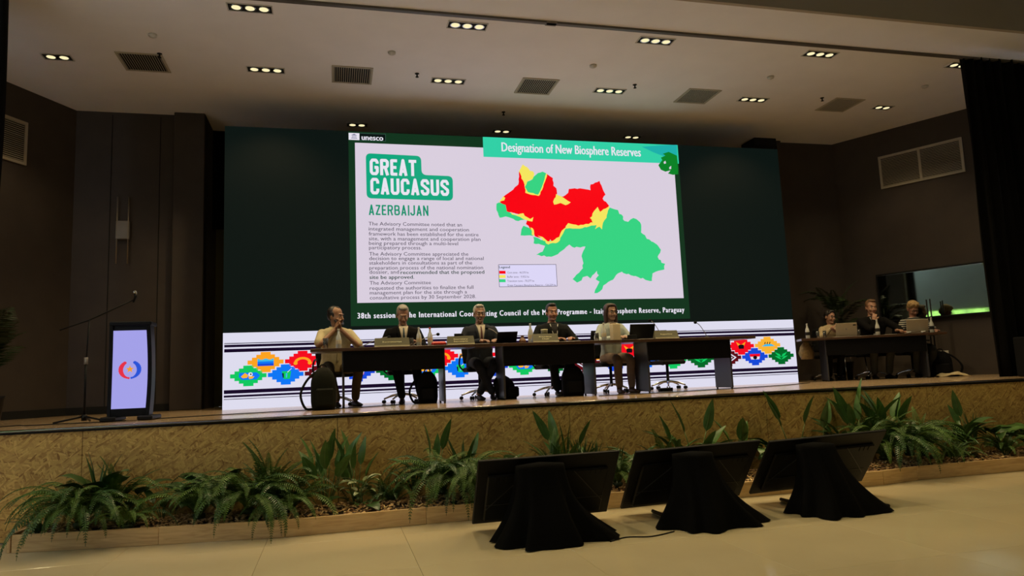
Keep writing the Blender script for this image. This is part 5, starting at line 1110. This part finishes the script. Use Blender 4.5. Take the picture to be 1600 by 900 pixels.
plant('paddle_leaf_plant', 1.86, -3.95, 'dark tall paddle-leaved plant behind the variegated plant', [('tall', 4, -.05, 0), ('paddle', 3, .1, 0)], 1.02, seed=8)
plant('variegated_plant', 1.90, -4.12, 'pale striped leafy plant, stacked leaves on a dark stem', [('pale', 8, .2, .22), ('pale', 6, .4, .14), ('small', 8, .5, .06), ('broad', 5, .5, .0)], 0.9, stem=.22)
fern(2.22, -4.05, 'small fern alone in the wood chips', 14, .72, (0, 1, 4), .12); fern(2.12, -3.95, 'thin light fern behind the small fern', 8, .85, (4, 2), .12, tone=1)
plant('fan_leaf_plant', 2.45, -3.95, 'plant with fan-like narrow leaves right of the small fern', [('spike', 12, .25, .12), ('blade', 5, .3, .1)], .85)
plant('tall_stem_plant', 2.66, -3.92, 'thin plant with one feathery leaf reaching up towards the stage', [('tall', 3, .0, .05), ('paddle2', 3, .25, .1), ('spike', 8, .3, .1)], 1.12)
trailing(fern(2.72, -4.2, 'large fern trailing to the floor left of the first monitor', 26, 1.05, (1, 3, 0), .24), 8, 1.05, 4); trailing(fern(2.95, -4.15, 'second large trailing fern beside the first monitor', 24, 1.05, (0, 1, 3), .24), 7, 1.05, 5); 
plant('palm_leaf_plant', 2.98, -3.95, 'dark upright pinnate-leaved plant behind the fern beside the first monitor', [('tall', 3, .1, 0.02), ('spike', 9, .2, .25), ('broad2', 5, .1, .2)], 1.0)
fern(3.05, -4.35, 'low fern peeking out at the left edge of the first monitor', 16, .9, (1, 3), .2)
# behind monitors
plant('rosette_plant', 3.62, -3.98, 'leafy rosette rising behind the first monitor', [('broad', 7, .1, .15), ('bladed', 6, .3, .12)], 1.0); plant('broad_leaf_plant', 3.88, -4.0, 'broad-leaved plant behind the middle of the first monitor', [('broad2', 6, .1, .12), ('pale', 4, .2, .1)], 1.0)
plant('peace_lily', 4.15, -3.95, 'tall drooping-leaved plant with thin shoots behind the first monitor', [('tall', 4, .05, .05), ('paddle', 4, .15, 0), ('spike', 3, .1, .3)], 1.15, seed=4)
plant('spiky_plant', 4.45, -3.98, 'spiky upright plant behind the right of the first monitor', [('spike', 14, .05, .14), ('bladed', 8, .25, .1)], 1.1); plant('spiky_plant', 4.72, -4.05, 'spiky plant in the gap between the first two monitors', [('spike', 10, .1, .1), ('bladed', 8, .3, .1), ('broad2', 4, .5, .0)], 1.05, seed=9)
fern(4.6, -4.3, 'fern in the gap between the first two monitors', 20, .9, (0, 1, 3), .18)
fern(5.30, -4.0, 'light fern behind the left of the second monitor', 14, 1.0, (2, 4), .2, tone=.8); plant('paddle_leaf_plant', 5.72, -3.95, 'wide paddle leaf with arching blades behind the second monitor', [('tall', 2, .0, .02), ('blade', 7, .4, .15), ('paddle', 3, .2, 0)], 1.25, seed=11)
plant('leafy_plant', 6.05, -4.0, 'low bushy plant behind the right of the second monitor', [('small', 14, .2, .2), ('broad2', 6, .3, .12)], 1.05); plant('slender_plant', 6.35, -3.95, 'thin upright shoot between the second and third monitors', [('paddle', 3, .1, .02), ('small', 6, .3, .15)], 1.1)
plant('rosette_plant', 6.85, -3.98, 'green leaf rosette behind the left of the third monitor', [('broad', 8, .15, .14), ('broad2', 5, .3, .1)], 1.1)
plant('calathea_plant', 7.08, -3.92, 'long-stemmed plant with one folded dark leaf behind the third monitor', [('tall', 3, .05, .05)], 1.3, seed=2); plant('calathea_plant', 7.42, -3.92, 'long-stemmed plant with one oval leaf behind the third monitor', [('tall', 2, .0, .02), ('pale', 4, .3, .2)], 1.25, seed=6)
plant('leafy_plant', 3.40, -3.98, 'short dark leafy plant at the left behind the first monitor', [('broad', 7, .25, .18), ('bladed', 6, .3, .2)], 1.0, seed=21)
fern(3.98, -4.05, 'fern tips showing over the middle of the first monitor', 12, .9, (2, 4), .28)
plant('spiky_plant', 4.30, -4.02, 'cluster of narrow upright blades behind the first monitor, right half', [('spike', 12, .08, .22), ('blade', 4, .2, .2)], 1.0, seed=22)
plant('leafy_plant', 4.98, -4.0, 'leafy plant just left behind the middle monitor', [('bladed', 8, .3, .2), ('small', 10, .4, .25)], 1.0, seed=23)
plant('blade_leaf_plant', 5.50, -3.98, 'arching blades behind the middle monitor', [('blade', 9, .35, .25), ('tall', 1, .1, .05)], 1.05, seed=24)
fern(6.2, -4.0, 'fern tips over the right half of the middle monitor', 12, .8, (2, 4, 0), .28)
plant('leafy_plant', 6.62, -4.0, 'dark leafy clump between the middle and right monitors', [('broad2', 8, .3, .2), ('small', 10, .3, .28)], 1.0, seed=25)
plant('broad_leaf_plant', 7.75, -4.0, 'leafy clump behind the right end of the right monitor', [('paddle2', 6, .15, .12), ('bladed', 7, .3, .2)], 1.15, seed=26)
fern(-0.20, -4.28, 'low dark fern under the small leafy plant on the left', 14, .75, (0, 1, 3), .16)
plant('tall_fern_like_plant', -0.55, -3.92, 'upright leafy shoots at the back of the left fern mass', [('spike', 6, .15, .3), ('broad', 5, .1, .22)], 1.1, seed=27)
fern(0.40, -4.22, 'dense low fern at the left foot of the second group', 20, .85, (0, 1, 3), .2)
fern(8.15, -4.0, 'upright fern behind the right fern mass', 16, 1.15, (2, 4), .28)
# right group
plant('paddle_leaf_plant', 8.0, -3.95, 'tall arching paddle-leaved plant right of the third monitor', [('tall', 6, .15, .1), ('paddle', 5, .2, .1)], 1.3, seed=4)
plant('paddle_leaf_plant', 8.45, -3.98, 'second tall paddle-leaved plant among the right ferns', [('tall', 4, .1, .08), ('paddle', 4, .15, .1), ('blade', 6, .3, .1)], 1.2, seed=14)
fern(8.1, -4.2, 'large fern touching the right edge of the third monitor', 30, 1.1, (0, 1, 3), .22); trailing(fern(8.4, -4.28, 'large fern spilling over the edging board right of the monitors', 30, 1.15, (0, 1, 3), .26), 6, .9, 6); fern(8.75, -4.1, 'dense fern at the right of the tall plants', 24, 1.05, (0, 1, 2), .2)
plant('spiky_plant', 8.95, -3.95, 'narrow upright plant between the right fern group and the rosette', [('spike', 8, .1, .1), ('small', 8, .4, .05)], 1.15, seed=3); fern(9.0, -4.3, 'low light fern creeping over the wood chips, right side', 14, .75, (0, 4, 1), .12, tone=.9)
plant('rosette_plant', 9.45, -4.0, 'big spreading rosette of strap leaves near the right edge', [('blade', 16, .2, .16), ('bladed', 10, .45, .12), ('broad', 5, .0, .15)], 1.15, seed=5)
plant('spiky_plant', 9.72, -3.95, 'tall narrow blades behind the big rosette', [('spike', 6, .05, .15), ('tall', 2, 0, 0)], 1.2, seed=8); plant('leafy_plant', 10.0, -4.05, 'dark leafy shrub at the right edge of the bed', [('broad', 9, .2, .12), ('small', 16, .4, .1), ('broad2', 6, .3, .2)], 1.15, seed=12)
plant('leafy_plant', 10.45, -4.1, 'leafy shrub cut by the right edge of the photo', [('broad2', 9, .2, .16), ('bladed', 8, .3, .1)], 1.2, seed=13); fern(9.8, -4.32, 'low fern at the foot of the right shrub', 16, .8, (0, 1), .14); plant('leafy_plant', 9.25, -4.2, 'small pale-leaved plant beside the creeping light fern', [('small', 16, .4, .06), ('pale', 5, .4, .04)], 1.1, seed=15)

# palms on the stage
PF = [frond_mesh('palm_frond', 1.1, rz_, dr_, 26, 0.30, 0.035, G_dark, 40+i) for i, (rz_, dr_) in enumerate(((1.35, 1.5), (1.15, 1.9), (1.45, 1.0)))]
def palm(x, y, label, n, s_, trunk, seed):
    r2 = random.Random(seed); t = thing('potted_palm', label, 'palm', (x, y, HS))
    MB().lathe([(0.16, 0), (0.20, 0.32), (0.21, 0.34), (0.18, 0.34), (0.17, 0.30)], (0, 0, 0), 20).obj('pot', M_blackplastic, t)
    for k in range(5): MB().tube([(r2.uniform(-.05, .05), r2.uniform(-.05, .05), .3), (r2.uniform(-.12, .12), r2.uniform(-.12, .12), trunk)], [.018, .012], 6).obj('cane', G_dark, t)
    for k in range(n):
        a = 2*PI*k/n+r2.uniform(-.3, .3); M = T(0.05*math.cos(a), 0.05*math.sin(a), trunk*r2.uniform(.55, 1.0)) @ Matrix.Rotation(a-PI/2, 4, 'Z') @ RXm(r2.uniform(-.35, .25)) @ Matrix.Scale(s_*r2.uniform(.8, 1.1), 4)
        link('frond', r2.choice(PF), t, M)
palm(11.35, 0.42, 'tall dark potted palm in the corner behind the right table', 14, 0.72, 1.45, 3)
palm(-2.35, -1.95, 'dark potted palm at the far left edge of the stage', 12, .80, .95, 5)

# ================================================================== FLOOR MONITORS WITH BLACK CLOTHS
def monitor(tl, tr_, bl, br, label, cloth_label, cx, cw, side):
    TL, TR_, BL, BR = map(Vector, (tl, tr_, bl, br)); c = (TL+TR_+BL+BR)/4; X_ = ((TR_-TL)+(BR-BL))/2; Wd = X_.length; X_.normalize(); Zd = ((TL-BL)+(TR_-BR))/2; Hd = Zd.length; Zd = (Zd-X_*Zd.dot(X_)).normalized(); Yd = Zd.cross(X_)   # Yd points to the stage (screen side)
    M = Matrix(((X_.x, Yd.x, Zd.x, c.x), (X_.y, Yd.y, Zd.y, c.y), (X_.z, Yd.z, Zd.z, c.z), (0, 0, 0, 1)))
    t = thing('floor_monitor', label, 'monitor', (c.x, c.y, 0.0)); Mi = T(-c.x, -c.y, 0) @ M
    MB().box((0, 0.0, 0), (Wd, 0.03, Hd), ch=0.006).obj('panel', M_blackplastic, t, Mi)
    MB().box((0, 0.017, 0), (Wd-0.03, 0.004, Hd-0.03)).obj('screen', mat('dark_screen_glass', (0.01, 0.012, 0.015), 0.05, nscale=2, namp=0.1), t, Mi)
    MB().box((0, -0.028, -0.05), (Wd*0.86, 0.035, Hd*0.72), ch=0.012).obj('back_shell', M_blackplastic, t, Mi)
    for s_ in (-1, 1):
        MB().box((0, 0, 0), (0.5, 0.006, 0.006), M=T(s_*Wd*0.30, -0.048, 0.02) @ RYm(R(50*s_))).obj('rib', mat('dark_plastic_rib', (0.035, 0.035, 0.035), 0.4, nscale=10, namp=0.1), t, Mi)
        for k in range(3): MB().box((s_*(Wd*0.30+k*0.05), -0.047, Hd*0.24), (0.006, 0.004, 0.05)).obj('vent_slot', M_dark, t, Mi)
        MB().box((s_*Wd*0.3, -0.047, -0.12), (0.32, 0.004, 0.006)).obj('rib', MATS['dark_plastic_rib'], t, Mi)
    MB().tube([(-0.32, -0.55, 0.02), (-0.32, 0.20, 0.02)], 0.018, 8).obj('stand_foot', M_blackplastic, t); MB().tube([(0.32, -0.55, 0.02), (0.32, 0.20, 0.02)], 0.018, 8).obj('stand_foot', M_blackplastic, t)
    MB().tube([(-0.32, -0.2, 0.03), (0.32, -0.2, 0.03)], 0.016, 8).obj('stand_bar', M_blackplastic, t)
    for s_ in (-1, 1): MB().tube([(s_*0.15, -0.35, 0.03), (s_*0.12, -0.12, 0.35)], 0.016, 8).obj('stand_strut', M_blackplastic, t)
    # cloth
    n_ = 60; rows = 14; vs = []
    r2 = random.Random(int(cx*100)); ph = [r2.uniform(0, 6.28) for _ in range(4)]
    for j in range(rows+1):
        q = j/rows
        for i in range(n_):
            a = 2*PI*i/n_; ca, sa = math.cos(a), math.sin(a)
            flare = 0.50+0.12*q+0.38*q**3; fold = (0.05*q*math.sin(a*9+ph[0])+0.045*q*q*math.sin(a*5+ph[1]+q*2)+0.03*q*math.sin(a*14+ph[3]))
            lob = side*0.22*max(0, ca*side)**2*q**4
            rx = cw/2*flare*(1+fold*2.2)+abs(lob) if ca*side > 0 else cw/2*flare*(1+fold*2.2)
            ry = (0.15+0.22*q**1.3)*(1+fold*2)
            sq = 0.8
            x = cx+rx*math.copysign(abs(ca)**sq, ca)-side*0.02*q; y = -5.56-0.14*q+ry*math.copysign(abs(sa)**sq, sa)*(1 if sa < 0 else 0.55)
            z = 0.60*(1-q)**0.85 if j < rows else 0.004
            vs.append((x, y, z+0.006+(0.015*math.sin(a*3+ph[2]) if 0 < j < rows-1 else 0)*(1-q)))
    vs.append((cx, -5.56, 0.625)); top_i = len(vs)-1
    fs = [(j*n_+i, (j+1)*n_+i, (j+1)*n_+(i+1) % n_, j*n_+(i+1) % n_) for j in range(rows) for i in range(n_)] + [(top_i, i, (i+1) % n_) for i in range(n_)]
    tag(MB().add(vs, fs, 0, True).obj('draped_cloth', M_black), cloth_label, 'cloth')
monitor((2.84, -5.52, .67), (4.18, -5.52, .665), (2.86, -5.08, .06), (4.12, -5.10, .075), 'left of three large black floor monitors leaning back, seen from behind', 'black cloth draped over the stand of the left floor monitor', 3.38, 0.86, 1)
monitor((4.30, -5.50, .655), (5.64, -5.50, .665), (4.34, -5.02, .06), (5.58, -5.02, .10), 'middle of three large black floor monitors leaning back, seen from behind', 'black cloth draped over the stand of the middle floor monitor', 4.84, 0.76, 1)
monitor((5.71, -5.50, .66), (7.06, -5.50, .68), (5.72, -5.02, .09), (7.02, -5.06, .14), 'right of three large black floor monitors leaning back, seen from behind', 'black cloth draped over the stand of the right floor monitor', 6.14, 0.74, 1)

# cloth, nylon, matt plastics and leaves have little sheen
for n_, v_ in (('black_suit', .1), ('blue_grey_suit', .12), ('charcoal_suit', .1), ('grey_jeans', .1), ('black_plastic', .2), ('black_upholstery', .12), ('olive_black_nylon', .12), ('black_laminate', .12), ('black_top', .1), ('black_cloth', .05),
               ('dark_khaki_trousers', .15), ('taupe_trousers', .15), ('cream_linen', .2), ('fern_green', .2), ('fern_light_green', .2), ('deep_leaf_green', .35), ('mid_leaf_green', .35), ('dark_palm_green', .2), ('cream_cardigan', .15), ('dark_shirt', .1)):
    if n_ in MATS: MATS[n_].node_tree.nodes['Principled BSDF'].inputs['Specular IOR Level'].default_value = v_
